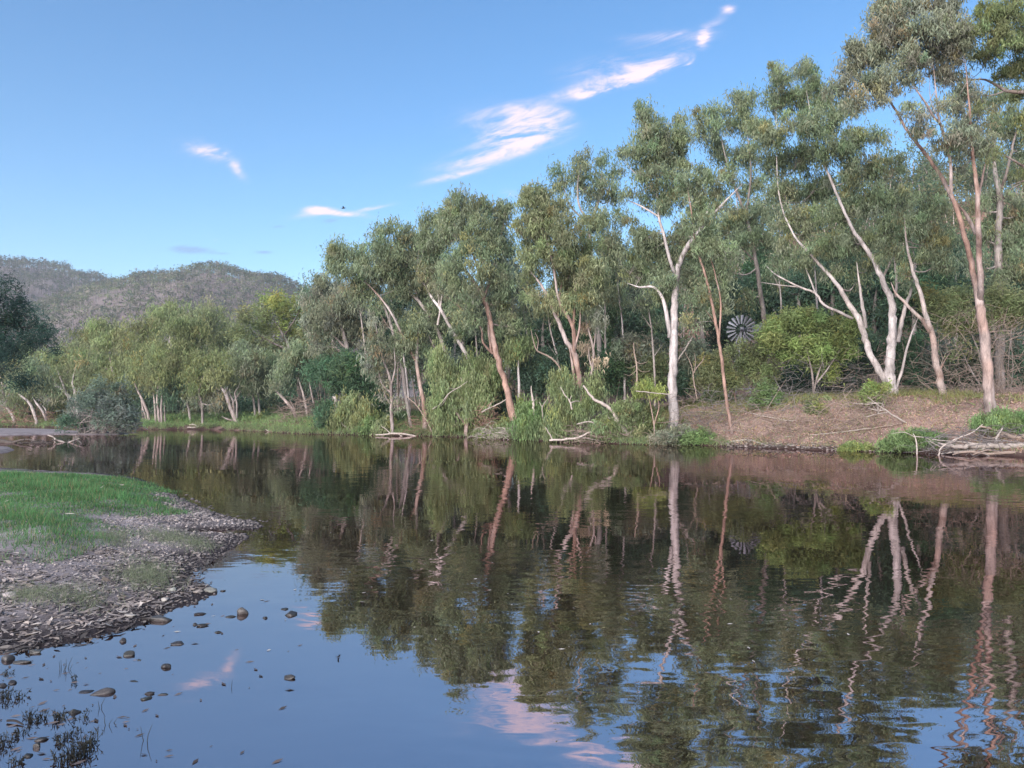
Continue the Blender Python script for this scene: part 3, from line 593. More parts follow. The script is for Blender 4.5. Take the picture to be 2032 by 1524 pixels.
tree('gum_tree', 'massive pale gum forking from its base into several spreading trunks', [[(1770, 783, 12), (1766, 740, 10), (1767, 700, 9), (1771, 655, 8.4), (1770, 605, 6.6), (1752, 560, 5.4), (1736, 521, 4.8), (1711, 482, 4), (1689, 450, 3.2), (1650, 360, 2.4), (1620, 280, 1.6), (1600, 180, .9)],
      [(1762, 765, 7.4), (1745, 735, 6.6), (1728, 707, 6.4), (1716, 665, 6.2), (1702, 630, 5.8), (1680, 598, 5), (1663, 566, 4.2), (1637, 537, 3.4), (1605, 501, 2.8), (1573, 462, 2), (1545, 380, 1.4), (1540, 220, .8)], [(1692, 632, 3.2), (1669, 621, 2.9), (1634, 604, 2.6), (1618, 582, 2.4), (1586, 569, 2), (1541, 546, 1.5), (1518, 525, .9)], [(1618, 582, 2), (1606, 550, 1.6), (1597, 528, 1)], [(1590, 570, 1.6), (1550, 566, 1.2), (1509, 560, .8)],
      [(1782, 680, 5), (1788, 645, 4.4), (1797, 605, 3.8), (1808, 575, 3), (1815, 520, 2.2), (1800, 440, 1.4)], [(1718, 650, 4), (1712, 610, 3.4), (1706, 570, 2.6), (1700, 520, 1.6)], [(1778, 590, 3.2), (1778, 540, 2.6), (1770, 480, 1.8), (1745, 400, 1.1)], [(1778, 770, 3), (1790, 735, 2.8), (1796, 705, 2.4), (1810, 660, 1.8), (1822, 630, 1)], [(1750, 556, 3), (1762, 530, 2.4), (1790, 470, 1.4)]],
     [(1535, 134, 13, 16), (1550, 160, 22, 21), (1590, 140, 20, 18), (1610, 160, 22, 20), (1540, 200, 30, 25), (1590, 200, 34, 28), (1632, 200, 22, 28), (1540, 262, 36, 28), (1610, 250, 38, 30), (1650, 240, 22, 22), (1540, 320, 38, 28), (1600, 310, 40, 30), (1660, 300, 34, 28), (1700, 280, 28, 26), (1560, 380, 40, 26), (1620, 370, 40, 28), (1690, 350, 40, 30), (1740, 330, 28, 26), (1778, 325, 18, 26, .7), (1555, 438, 36, 22), (1610, 440, 40, 26), (1680, 420, 40, 28), (1740, 400, 36, 26), (1788, 392, 28, 26, .8), (1640, 490, 40, 22), (1700, 480, 38, 24), (1760, 460, 36, 26), (1802, 452, 26, 22, .8), (1722, 528, 32, 18, .7), (1780, 515, 32, 20, .7), (1560, 490, 34, 18, .8), (1600, 520, 28, 14, .7), (1650, 535, 28, 16, .6), (1700, 560, 24, 16, .45), (1800, 560, 26, 18, .5), (1540, 530, 26, 16, .6), (1500, 250, 24, 24, .8), (1680, 215, 22, 22, .8), (1740, 270, 26, 22, .7)],
     'gum', ('cream', 'white'), Y=38.5, twig='grey')
tree('gum_tree', 'leaning gum with bright orange-red trunk right of the massive pale gum', [[(1882, 828, 8), (1866, 759, 7.2), (1855, 707, 6.4), (1851, 670, 5.6), (1838, 630, 4.8), (1825, 575, 4), (1814, 546, 3.4), (1800, 490, 2.4), (1795, 430, 1.4)], [(1846, 660, 4.2), (1830, 634, 3.8), (1814, 620, 3.4), (1794, 598, 2.8), (1778, 583, 2.2), (1768, 560, 1.4)], [(1864, 745, 1.6), (1872, 720, 1.2), (1885, 700, .7)], [(1866, 757, 1.2), (1850, 760, .8), (1832, 762, .5)]],
     [(1850, 480, 24, 24), (1830, 445, 24, 24), (1870, 520, 24, 22), (1852, 415, 20, 20), (1838, 520, 20, 18, .7), (1800, 545, 20, 14, .7), (1880, 470, 18, 24), (1822, 400, 18, 16, .7)], 'gum', ('orange', 'cream'), Y=36)
tree('gum_tree', 'tall pink-barked gum near the right edge, trunk splitting high up', [[(1966, 822, 10.5), (1959, 723, 9.6), (1949, 630, 8.8), (1944, 600, 8), (1939, 575, 7), (1927, 521, 5.4), (1914, 470, 4.6), (1895, 405, 4.2), (1872, 358, 3.8), (1839, 308, 3.2), (1803, 263, 2.6), (1774, 213, 2), (1744, 177, 1.1)], [(1946, 600, 6), (1947, 563, 5.6), (1942, 500, 5.2), (1941, 469, 5), (1939, 384, 4), (1930, 310, 3), (1925, 230, 2), (1915, 120, 1.1)], [(1936, 465, 4), (1920, 430, 3.6), (1896, 400, 3)], [(1940, 400, 3), (1951, 345, 2.2), (1960, 300, 1.3)],
      [(1888, 385, 3.6), (1885, 320, 3), (1868, 250, 2.6), (1856, 236, 2.4), (1830, 195, 1.8), (1812, 170, 1.1)], [(1864, 245, 2), (1858, 190, 1.6), (1852, 130, 1)], [(1866, 242, 1), (1847, 200, .8), (1845, 150, .6)]],
     [(1750, 8, 24, 17), (1772, 30, 28, 22), (1735, 42, 18, 17), (1800, 12, 30, 18), (1840, 8, 30, 18), (1880, 12, 30, 18), (1740, 70, 24, 22), (1790, 70, 34, 26), (1840, 55, 34, 28), (1890, 50, 30, 25), (1695, 86, 15, 15), (1708, 112, 26, 22), (1690, 140, 25, 21), (1750, 110, 30, 25), (1800, 115, 30, 24), (1850, 100, 34, 26), (1900, 95, 28, 26), (1668, 166, 20, 16), (1656, 186, 14, 12), (1720, 160, 28, 20), (1770, 152, 26, 20), (1820, 160, 18, 14, .7), (1880, 150, 30, 22), (1700, 198, 24, 14), (1758, 188, 22, 18), (1808, 228, 26, 15, .8), (1832, 258, 26, 18, .8), (1892, 210, 26, 20, .8), (1920, 185, 26, 24), (1938, 240, 28, 26, .8), (1900, 262, 28, 20), (1876, 290, 22, 16), (1922, 300, 26, 20, .8), (1950, 290, 24, 18), (1890, 335, 18, 14, .8), (1945, 355, 22, 14, .6)],
     'grey', ('pink', 'orange'), twig='grey', rs=9.5, per=105, dens=.85)
tree('gum_tree', 'grey-trunked gum behind the tall pink-barked gum at the right', [[(1984, 790, 9), (1982, 600, 8.4), (1981, 470, 7.2), (1984, 390, 6), (1975, 340, 4), (1972, 290, 2.4), (1980, 220, 1.3)], [(1984, 390, 4), (1998, 340, 3.2), (2012, 280, 2.2), (2028, 220, 1.2)], [(1988, 400, 2), (2010, 372, 1.6), (2040, 362, 1)]],
     [(1990, 255, 24, 24, .8), (2018, 300, 20, 24, .7), (1965, 300, 20, 20, .7), (2005, 385, 24, 14, .6), (2012, 225, 22, 24, .8), (1990, 440, 30, 20), (2025, 420, 22, 20), (1965, 250, 22, 22, .7), (2000, 480, 30, 24), (1955, 470, 26, 24, .8), (2020, 530, 26, 26), (1985, 560, 30, 24, .7), (1940, 410, 26, 22, .7), (1965, 390, 24, 20, .7), (2020, 350, 24, 22, .8), (1930, 520, 24, 22, .7), (2030, 470, 24, 24), (1985, 190, 26, 24, .8), (2015, 260, 24, 22, .8), (1955, 210, 22, 20, .7)], 'gum', ('brown', 'grey'), Y=42)
tree('gum_tree', 'yellow-green leafy gum reaching in from the right edge overhead', [[(2120, 700, 10), (2095, 450, 9), (2072, 260, 7), (2045, 190, 4.4), (2020, 184, 3.6), (1996, 180, 3.2), (1980, 170, 2.6), (1956, 158, 2), (1925, 158, 1.5), (1885, 155, .8)], [(2080, 360, 4), (2035, 332, 2.8), (2005, 315, 2), (1975, 298, 1)], [(2072, 260, 4), (2050, 120, 3), (2020, 40, 1.5)], [(1990, 182, 1.6), (1960, 190, 1.1), (1925, 175, .7)], [(2085, 380, 3), (2045, 358, 2), (2005, 368, 1)]],
     [(1962, 28, 28, 22), (2002, 22, 32, 22), (1930, 62, 24, 20), (1980, 70, 30, 25), (2022, 80, 20, 30), (1960, 112, 28, 18), (2012, 132, 25, 26), (2024, 182, 14, 18), (1902, 78, 20, 16), (2050, 60, 30, 30), (2060, 140, 26, 30), (1925, 110, 20, 16, .7), (1985, 150, 24, 12, .7), (2045, 240, 24, 24), (1880, 100, 18, 12, .6), (1935, 205, 14, 16, .5), (1975, 308, 18, 12, .6), (2050, 330, 24, 24)],
     'olive', ('brown', 'brown'), Y=30, twig='brown')

# --- slender saplings leaning among the larger gums
SLIM = [(735, 800, 705, 560, 62, 'grey', 'very thin pale sapling leaning left of the slender pale gum'), (812, 800, 772, 575, 59, 'gum', 'thin cream sapling right of the S-shaped gum'), (872, 800, 842, 560, 57, 'gum', 'thin pale sapling left of the weeping bottlebrush'), (900, 790, 905, 540, 58, 'gum', 'upright thin white sapling behind the weeping bottlebrush'), (960, 790, 930, 600, 54, 'grey', 'thin grey sapling just left of the orange-red trunk'),
        (1040, 780, 1048, 560, 53, 'gum', 'upright pale sapling right of the orange-red gum'), (1065, 790, 1035, 600, 52, 'gum', 'thin leaning sapling left of the dead snag'), (1115, 790, 1085, 590, 51, 'gumlight', 'thin sapling between the dead snag and the olive gum'), (1205, 780, 1198, 540, 50, 'gum', 'thin grey sapling right of the small reddish gum'), (1240, 790, 1225, 560, 49, 'gum', 'thin sapling left of the dead bare sapling'),
        (1300, 780, 1285, 600, 47, 'gum', 'thin pale sapling just left of the white trunk'), (1480, 690, 1468, 470, 70, 'gum', 'thin dark sapling above the windmill'), (1555, 720, 1540, 520, 49, 'gum', 'thin pale sapling behind the windmill tail side'), (1625, 690, 1612, 500, 48, 'gum', 'thin pale sapling behind the yellow-green shrub')]
for i, (bx, by, tx, ty, Yd, lf, lab) in enumerate(SLIM):
    h = by - ty; m1 = (bx + (tx - bx) * .35 + rnd(-4, 4), by - h * .4); m2 = (bx + (tx - bx) * .7 + rnd(-4, 4), by - h * .72)
    tree('slender_sapling', lab, [[(bx, by, 2.3), (*m1, 2.0), (*m2, 1.5), (tx, ty, .8)], [(*m2, 1.2), (m2[0] + rnd(-22, 22), m2[1] - h * .16, .6)], [(*m1, 1.0), (m1[0] + rnd(-20, 20), m1[1] - h * .14, .5)]],
         [(tx + rnd(-12, 12), ty + rnd(-6, 14), 15, 15, .8), (tx + rnd(-16, 16), ty + 26, 16, 14, .7), (m2[0] + rnd(-14, 14), m2[1] - 12, 14, 12, .5)], lf, ('cream', 'white') if i % 2 else ('pink', 'cream'), Y=Yd, group='slender saplings among the gums')

# --- dark trees standing behind the riverside gums
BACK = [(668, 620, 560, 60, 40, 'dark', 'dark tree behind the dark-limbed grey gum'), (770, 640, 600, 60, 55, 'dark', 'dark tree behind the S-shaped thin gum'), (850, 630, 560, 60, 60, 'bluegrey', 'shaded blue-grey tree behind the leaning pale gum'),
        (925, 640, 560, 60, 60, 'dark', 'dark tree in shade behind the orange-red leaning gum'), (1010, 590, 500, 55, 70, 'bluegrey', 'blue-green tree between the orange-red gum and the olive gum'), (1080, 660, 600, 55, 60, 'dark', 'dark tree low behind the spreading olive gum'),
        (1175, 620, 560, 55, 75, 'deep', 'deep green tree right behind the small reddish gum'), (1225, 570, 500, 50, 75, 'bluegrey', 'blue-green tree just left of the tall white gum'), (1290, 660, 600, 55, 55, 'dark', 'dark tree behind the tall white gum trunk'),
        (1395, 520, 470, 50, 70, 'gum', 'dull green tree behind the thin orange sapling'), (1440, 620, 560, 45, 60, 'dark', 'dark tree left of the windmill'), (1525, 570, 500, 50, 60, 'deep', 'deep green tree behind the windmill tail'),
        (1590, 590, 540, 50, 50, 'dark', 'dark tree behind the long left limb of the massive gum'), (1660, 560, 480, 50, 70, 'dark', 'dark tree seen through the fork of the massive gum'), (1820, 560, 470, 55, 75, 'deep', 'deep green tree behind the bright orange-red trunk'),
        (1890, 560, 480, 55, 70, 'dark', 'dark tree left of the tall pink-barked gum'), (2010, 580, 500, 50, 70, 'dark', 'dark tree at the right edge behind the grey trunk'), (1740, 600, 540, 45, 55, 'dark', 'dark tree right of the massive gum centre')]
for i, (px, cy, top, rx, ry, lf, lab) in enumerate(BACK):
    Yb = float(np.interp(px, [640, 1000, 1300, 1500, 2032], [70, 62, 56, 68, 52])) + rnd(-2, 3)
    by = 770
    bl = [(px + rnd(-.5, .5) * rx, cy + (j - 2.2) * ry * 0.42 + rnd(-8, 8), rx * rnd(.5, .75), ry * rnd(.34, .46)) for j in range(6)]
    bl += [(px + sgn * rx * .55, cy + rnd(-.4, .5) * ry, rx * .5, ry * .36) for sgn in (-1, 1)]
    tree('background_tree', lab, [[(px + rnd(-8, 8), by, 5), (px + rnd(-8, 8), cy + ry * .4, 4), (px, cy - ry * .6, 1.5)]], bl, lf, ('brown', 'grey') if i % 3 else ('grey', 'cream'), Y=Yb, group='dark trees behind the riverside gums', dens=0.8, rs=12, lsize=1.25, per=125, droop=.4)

# --- understorey bushes in the shade of the gums
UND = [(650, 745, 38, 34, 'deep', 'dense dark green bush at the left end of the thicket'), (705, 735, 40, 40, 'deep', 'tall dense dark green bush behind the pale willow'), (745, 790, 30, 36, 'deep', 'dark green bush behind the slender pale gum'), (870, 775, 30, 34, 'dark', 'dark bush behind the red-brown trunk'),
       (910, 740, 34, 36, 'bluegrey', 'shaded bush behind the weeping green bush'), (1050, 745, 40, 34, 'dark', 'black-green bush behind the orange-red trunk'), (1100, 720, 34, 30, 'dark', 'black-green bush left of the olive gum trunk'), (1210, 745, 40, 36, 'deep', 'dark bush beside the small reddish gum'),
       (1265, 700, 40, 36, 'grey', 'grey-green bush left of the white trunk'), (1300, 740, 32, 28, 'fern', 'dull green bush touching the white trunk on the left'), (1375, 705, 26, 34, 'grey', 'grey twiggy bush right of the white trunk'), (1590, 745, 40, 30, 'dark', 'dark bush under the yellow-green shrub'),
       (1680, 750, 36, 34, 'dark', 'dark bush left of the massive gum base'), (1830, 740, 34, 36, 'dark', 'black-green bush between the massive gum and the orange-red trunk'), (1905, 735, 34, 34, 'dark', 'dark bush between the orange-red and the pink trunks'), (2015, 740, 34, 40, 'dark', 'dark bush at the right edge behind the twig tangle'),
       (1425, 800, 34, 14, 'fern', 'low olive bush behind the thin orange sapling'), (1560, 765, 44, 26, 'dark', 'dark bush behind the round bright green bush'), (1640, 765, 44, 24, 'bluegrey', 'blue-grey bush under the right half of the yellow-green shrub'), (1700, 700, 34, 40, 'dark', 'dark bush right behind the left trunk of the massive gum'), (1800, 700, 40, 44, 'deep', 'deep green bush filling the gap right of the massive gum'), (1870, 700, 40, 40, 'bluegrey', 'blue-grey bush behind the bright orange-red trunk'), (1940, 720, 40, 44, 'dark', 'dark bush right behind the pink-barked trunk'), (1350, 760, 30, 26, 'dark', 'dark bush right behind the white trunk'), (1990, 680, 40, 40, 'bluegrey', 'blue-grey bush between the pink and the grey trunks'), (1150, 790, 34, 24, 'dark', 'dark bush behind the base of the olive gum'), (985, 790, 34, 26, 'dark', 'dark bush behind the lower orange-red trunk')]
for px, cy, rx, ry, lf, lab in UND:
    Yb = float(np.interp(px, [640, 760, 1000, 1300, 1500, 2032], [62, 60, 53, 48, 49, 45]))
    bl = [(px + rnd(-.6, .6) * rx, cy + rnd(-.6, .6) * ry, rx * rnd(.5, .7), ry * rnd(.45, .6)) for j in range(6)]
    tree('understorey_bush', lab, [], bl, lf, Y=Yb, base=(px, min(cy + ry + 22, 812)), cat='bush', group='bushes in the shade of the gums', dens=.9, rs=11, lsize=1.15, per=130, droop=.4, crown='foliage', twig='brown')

# --- shrubs of the bank
def shrub(lab, base, blobs, leaf, Y=None, **k):
    k.setdefault('cat', 'shrub'); nm = k.pop('name', 'shrub')
    return tree(nm, lab, k.pop('stems', []), blobs, leaf, Y=Y, base=base, crown='foliage', **k)
shrub('large weeping bottlebrush hanging pale green over the water', (925, 850), [(868, 722, 20, 22), (888, 758, 30, 32), (868, 795, 20, 30), (948, 722, 28, 14), (940, 756, 28, 34), (976, 742, 18, 34), (930, 800, 28, 34), (888, 828, 28, 24), (962, 790, 18, 28), (905, 790, 24, 30), (940, 840, 20, 18)], 'weep', 51.5, name='weeping_shrub', droop=2.6, zs=2.0, rs=8, per=95, dens=.8, twig='brown', stems=[[(925, 850, 4), (928, 800, 3.4), (915, 750, 2.2)], [(926, 842, 3.4), (945, 790, 3), (950, 740, 1.8)], [(925, 845, 3), (895, 800, 2.2), (880, 740, 1.2)]])
shrub('small weeping sapling with pale thin trunk right of the orange-red gum', (1029, 775), [(1022, 690, 24, 16), (1040, 685, 16, 14), (1010, 705, 14, 14)], 'weep', 50, name='weeping_shrub', droop=2.2, zs=1.6, rs=8, stems=[[(1030, 775, 2.6), (1029, 740, 2.5), (1028, 700, 1.8)]], bark=('cream', 'white'))
shrub('bright green grassy weeping bush at the water right of the orange-red trunk', (1050, 866), [(1048, 820, 22, 20), (1040, 845, 24, 20), (1068, 840, 22, 24), (1052, 858, 30, 12)], 'sedge', 45.3, name='weeping_shrub', droop=2.4, zs=1.8, rs=7, per=110)
shrub('ferny weeping bush wrapped round the base of the olive gum', (1150, 835), [(1112, 765, 20, 22), (1130, 795, 28, 24), (1182, 770, 18, 22), (1112, 832, 28, 20), (1145, 820, 26, 18), (1178, 800, 16, 20), (1095, 850, 20, 14)], 'fern', 42.5, name='weeping_shrub', droop=2.0, zs=1.5, rs=8, per=100)
shrub('ferny green thicket behind the fallen trunk, left of the white gum', (1260, 858), [(1200, 850, 26, 16), (1240, 822, 30, 20), (1285, 838, 28, 24), (1282, 808, 26, 15), (1235, 850, 26, 16), (1265, 862, 28, 12)], 'fern', 41, droop=1.0, rs=8, per=100)
shrub('little yellow-green sapling in front of the white gum, left side', (1300, 845), [(1284, 768, 16, 9), (1300, 778, 16, 8), (1272, 782, 10, 7)], 'yellow', 40.4, rs=7, stems=[[(1298, 845, 1.2), (1290, 800, 1), (1284, 772, .7)], [(1298, 842, 1.1), (1308, 805, 1), (1300, 780, .6)]], twig='olive' if False else 'brown')
shrub('low grey-green herbs at the foot of the white gum', (1340, 878), [(1320, 872, 32, 9), (1355, 864, 26, 11), (1300, 876, 22, 8)], 'grey', 38.9, rs=7, per=150, droop=.1)
shrub('low bright green herbs right of the white gum foot', (1390, 880), [(1385, 868, 24, 12), (1415, 876, 20, 8), (1365, 876, 22, 9)], 'sedge', 38.3, rs=7, per=150, droop=.1)
shrub('yellow-green leafy shrub right of the windmill', (1610, 770), [(1560, 638, 36, 22), (1532, 668, 26, 22), (1602, 638, 32, 20), (1642, 650, 32, 24), (1568, 688, 36, 22), (1660, 690, 32, 26), (1620, 692, 32, 22), (1690, 655, 18, 24), (1640, 725, 30, 22, .7)], 'bright', 43, rs=10, lsize=1.2, per=130, droop=.3, stems=[[(1615, 790, 2.4), (1612, 745, 2.2), (1600, 690, 1.5)], [(1614, 780, 2), (1624, 740, 1.8), (1640, 700, 1.2)], [(1613, 770, 2), (1640, 735, 1.6), (1670, 690, 1.2)]], bark=('pink', 'grey'))
shrub('olive bush on the slope below the windmill', (1460, 790), [(1420, 728, 34, 28), (1470, 718, 36, 24), (1512, 740, 28, 24), (1450, 758, 36, 18), (1395, 757, 20, 20), (1500, 705, 26, 16)], 'olive', 45, rs=10, per=140, droop=.3, stems=[[(1460, 795, 1.6), (1458, 772, 1.4), (1466, 745, 1)], [(1459, 785, 1.4), (1435, 760, 1)]], lsize=.9, twig='brown')
shrub('round bright green bush on the bare bank below the windmill', (1520, 810), [(1518, 782, 20, 17), (1535, 790, 16, 14), (1508, 795, 14, 12)], 'sedge', None, rs=8, droop=.2)
shrub('small fine-leaved green bush in the middle of the bare bank', (1626, 824), [(1625, 806, 20, 14), (1612, 812, 12, 9)], 'fern', None, rs=7, droop=.2, lsize=.8)
shrub('bright yellow-green bush in front of the massive gum base', (1742, 796), [(1728, 768, 13, 11), (1742, 778, 12, 11), (1722, 786, 12, 8), (1755, 765, 8, 8)], 'bright', 35.5, rs=8, droop=.2)
shrub('olive shrub between the orange-red and pink trunks', (1905, 790), [(1868, 605, 32, 24), (1900, 592, 26, 20), (1842, 588, 18, 18), (1918, 640, 22, 28), (1885, 640, 28, 24, .7), (1905, 690, 20, 26, .4)], 'olive', 38.5, rs=10, per=120, droop=.3, stems=[[(1960, 800, 2.4), (1945, 710, 2), (1915, 630, 1.2)], [(1956, 780, 2), (1930, 740, 1.6), (1900, 680, .9)]], bark=('grey', 'grey'))
shrub('olive shrub at the right edge behind the twig tangle', (2000, 800), [(1990, 590, 28, 24), (2020, 610, 22, 28), (2000, 640, 26, 22, .7), (1975, 620, 16, 18, .7)], 'olive', 39, rs=10, per=120, droop=.3)
shrub('soft green water-edge bush left of the driftwood at right', (1815, 895), [(1818, 868, 34, 12), (1782, 882, 28, 9), (1850, 872, 24, 10), (1800, 876, 34, 10)], 'sedge', 30.6, rs=7, droop=1.0, per=170, lsize=.9)
shrub('soft green bush overhanging the driftwood at the right edge', (2000, 870), [(1990, 834, 40, 11), (2022, 842, 26, 16), (1955, 842, 24, 8), (2050, 850, 30, 18)], 'sedge', 30.5, rs=7, droop=1.6, per=190, lsize=.9)
shrub('small green tussock at the water below the bare bank', (1695, 894), [(1700, 887, 24, 6), (1680, 890, 16, 4)], 'bright', 32.2, rs=5, droop=.6, per=150, lsize=.8)
shrub('pale drooping willow bush in front of the dark thicket', (700, 858), [(698, 805, 26, 18), (690, 832, 24, 20), (722, 828, 22, 18), (672, 825, 14, 22)], 'olive', 57.5, name='weeping_shrub', droop=1.8, zs=1.6, rs=8)
shrub('bright green reed clump at the water by the dark thicket', (735, 860), [(735, 848, 18, 12), (718, 854, 12, 7)], 'sedge', 56, name='reed_clump', rs=7, droop=-.8, zs=1.2)
shrub('olive grassy bush by the foot of the slender pale gum', (762, 860), [(764, 842, 16, 16), (750, 852, 12, 9)], 'fern', 54.5, rs=7, droop=1.0)
shrub('olive grassy mound between the weeping bottlebrush and the orange-red gum', (975, 862), [(990, 850, 26, 12), (1005, 856, 18, 10), (962, 857, 18, 8)], 'fern', 48.5, rs=7, droop=.8)
shrub('dark ivy-like bush low at the water left of the pale willow', (640, 850), [(648, 815, 20, 30), (640, 838, 16, 16), (665, 840, 18, 14)], 'deep', 59, rs=9, droop=.5)
for px, py, rx, ry, lab in [(345, 842, 32, 11, 'bright green reeds at the foot of the reddish multi-stemmed trees'), (505, 842, 28, 13, 'bright green reed clump right of the pink multi-trunked gum'), (292, 846, 14, 8, 'small bright green reed clump next to the grey tangled shrub'), (555, 848, 22, 8, 'green reeds beside the brown twig bush'), (420, 846, 24, 7, 'low green reeds behind the pale driftwood on the far bank')]:
    shrub(lab, (px, py + ry), [(px, py, rx, ry), (px + rx * .4, py + ry * .3, rx * .6, ry * .7)], 'sedge', 77, name='reed_clump', rs=7, droop=-.8, zs=1.1, group='reed clumps on the far bank')

# --- far bank trees on the left
tree('gum_tree', 'pale gum at the far left bank with thin white limbs', [[(28, 832, 3), (10, 800, 2.6), (6, 770, 2), (0, 740, 1.2)], [(12, 800, 1.8), (22, 770, 1.2)]], [(8, 755, 30, 24), (40, 775, 30, 24), (0, 790, 24, 20, .7), (35, 800, 26, 16, .6), (-25, 740, 30, 24)], 'gumlight', ('cream', 'cream'), Y=92, rs=12)
tree('gum_tree', 'leaning white-stemmed gum above the dry bank at far left', [[(72, 835, 3), (62, 805, 2.6), (45, 788, 2), (36, 782, 1.2)], [(92, 835, 3), (84, 815, 2.6), (72, 800, 2), (66, 790, 1)], [(92, 830, 2), (90, 812, 1.6), (84, 805, 1)]], [(70, 760, 26, 22), (95, 780, 22, 18, .8), (60, 735, 26, 20), (40, 760, 22, 16, .7)], 'gum', ('cream', 'cream'), Y=88, rs=11)
tree('gum_tree', 'spreading gum with long white limb behind the grey tangled shrub', [[(150, 835, 4), (146, 800, 3.6), (132, 781, 3.2), (115, 767, 2.6), (100, 760, 2), (88, 745, 1.4), (84, 735, .9)], [(132, 781, 2.4), (122, 755, 1.8), (112, 730, 1)], [(115, 767, 1.6), (100, 745, 1)]], [(85, 722, 24, 18), (115, 715, 30, 20), (140, 735, 28, 20), (100, 745, 22, 14, .6), (160, 715, 26, 20), (130, 760, 20, 14, .5)], 'olive', ('cream', 'white'), Y=92, rs=11)
tree('gum_tree', 'white-trunked gum stub rising behind the grey tangled shrub', [[(156, 838, 4), (152, 795, 3.8), (148, 775, 3), (144, 760, 2), (150, 730, 1)]], [(155, 750, 24, 18, .7), (178, 735, 26, 22), (190, 760, 26, 20, .8), (165, 775, 16, 12, .5)], 'gumlight', ('white', 'white'), Y=90, rs=11)
tree('gum_tree', 'full olive gum behind the right end of the grey tangled shrub', [[(240, 835, 4), (232, 790, 3.4), (225, 740, 2.6), (215, 700, 1.4)]], [(205, 690, 28, 20), (235, 675, 28, 20), (210, 725, 30, 22), (245, 715, 28, 24), (225, 755, 30, 22), (195, 755, 22, 18, .8), (255, 760, 22, 22, .8)], 'olive', ('brown', 'cream'), Y=88, rs=12)
tree('gum_tree', 'reddish leaning multi-stemmed gum by the bright reeds', [[(297, 836, 3.2), (290, 812, 2.8), (281, 790, 2.4), (272, 772, 1.8), (262, 745, 1)], [(292, 838, 2.6), (284, 812, 2.2), (278, 780, 1.4)], [(286, 836, 2.2), (280, 810, 1.8)]], [(270, 650, 26, 18), (300, 655, 28, 20), (265, 685, 28, 22), (295, 695, 30, 24), (275, 730, 28, 22), (305, 735, 24, 22), (260, 755, 18, 16, .6)], 'olive', ('pink', 'cream'), Y=82, rs=12)
tree('gum_tree', 'cluster of straight reddish stems under a drooping olive crown', [[(317, 850, 2.8), (314, 815, 2.6), (312, 790, 2), (316, 740, 1.2)], [(322, 850, 2.6), (320, 810, 2.2), (324, 760, 1.2)], [(310, 846, 2.4), (307, 800, 2), (304, 780, 1.2)], [(328, 845, 2), (326, 800, 1.6)]], [(325, 690, 28, 24), (345, 710, 28, 26), (305, 720, 22, 24), (330, 740, 28, 24), (352, 750, 18, 24), (300, 755, 14, 20, .8), (345, 775, 18, 22, 1, 'dark'), (330, 775, 14, 16, .9, 'dark'), (340, 650, 26, 18)], 'olive', ('pink', 'pink'), Y=78, rs=11)
tree('gum_tree', 'slender cream gum leaning left between reed beds', [[(379, 842, 2.4), (374, 812, 2.2), (367, 790, 2), (356, 755, 1.6), (349, 738, 1.2), (355, 690, .8)], [(372, 805, 1.6), (374, 780, 1.2), (372, 765, .8)]], [(365, 650, 28, 20), (395, 655, 28, 20), (370, 685, 26, 20), (395, 690, 26, 20), (380, 720, 24, 18), (362, 760, 14, 14, .7), (365, 780, 14, 12, .6)], 'olive', ('cream', 'cream'), Y=79, rs=11)
tree('gum_tree', 'golden olive round-crowned gum left of the pink multi-trunked one', [[(402, 838, 2.6), (400, 800, 2.4), (395, 775, 1.8), (405, 740, 1.2)], [(400, 812, 1.6), (392, 790, 1)]], [(390, 740, 22, 18), (415, 725, 26, 18), (440, 715, 24, 16), (405, 760, 28, 18), (435, 745, 24, 18), (385, 770, 20, 14, .8), (400, 790, 28, 14, .7, 'grey'), (425, 800, 18, 14, .5, 'grey')], 'olive', ('pink', 'grey'), Y=77.5, rs=10)
tree('gum_tree', 'pink-white gum with thick splayed trunks at the far water edge', [[(472, 846, 4.6), (464, 825, 4.2), (456, 806, 4), (450, 788, 3.8), (444, 774, 3.2), (436, 766, 1.8)], [(462, 820, 3.4), (454, 795, 3.2), (448, 776, 2.4), (446, 765, 1.4)], [(464, 818, 2.6), (462, 795, 2.2), (452, 775, 1.6)], [(470, 830, 2.4), (470, 800, 2), (466, 780, 1.4), (472, 770, .9)], [(466, 836, 2.2), (452, 832, 1.9), (440, 826, 1.4)], [(462, 800, 1.6), (472, 785, 1.2), (480, 772, .8)]],
     [(455, 740, 26, 18), (480, 725, 28, 18), (505, 745, 26, 18), (470, 755, 24, 14), (495, 765, 28, 14), (440, 755, 18, 14), (515, 715, 24, 18), (480, 700, 26, 16)], 'gum', ('pink', 'white'), Y=77, rs=10, twig='cream')
tree('gum_tree', 'twin-stemmed cream gum between the pink-white gum and the twig bush', [[(507, 832, 2.4), (504, 800, 2.2), (500, 770, 1.8), (498, 752, 1.2)], [(518, 832, 2.6), (514, 812, 2.4), (513, 790, 1.6), (510, 770, 1)]], [(520, 740, 26, 20), (545, 720, 26, 20), (550, 750, 24, 18), (530, 775, 22, 14, .7), (500, 735, 18, 14)], 'gum', ('cream', 'cream'), Y=80, rs=11)
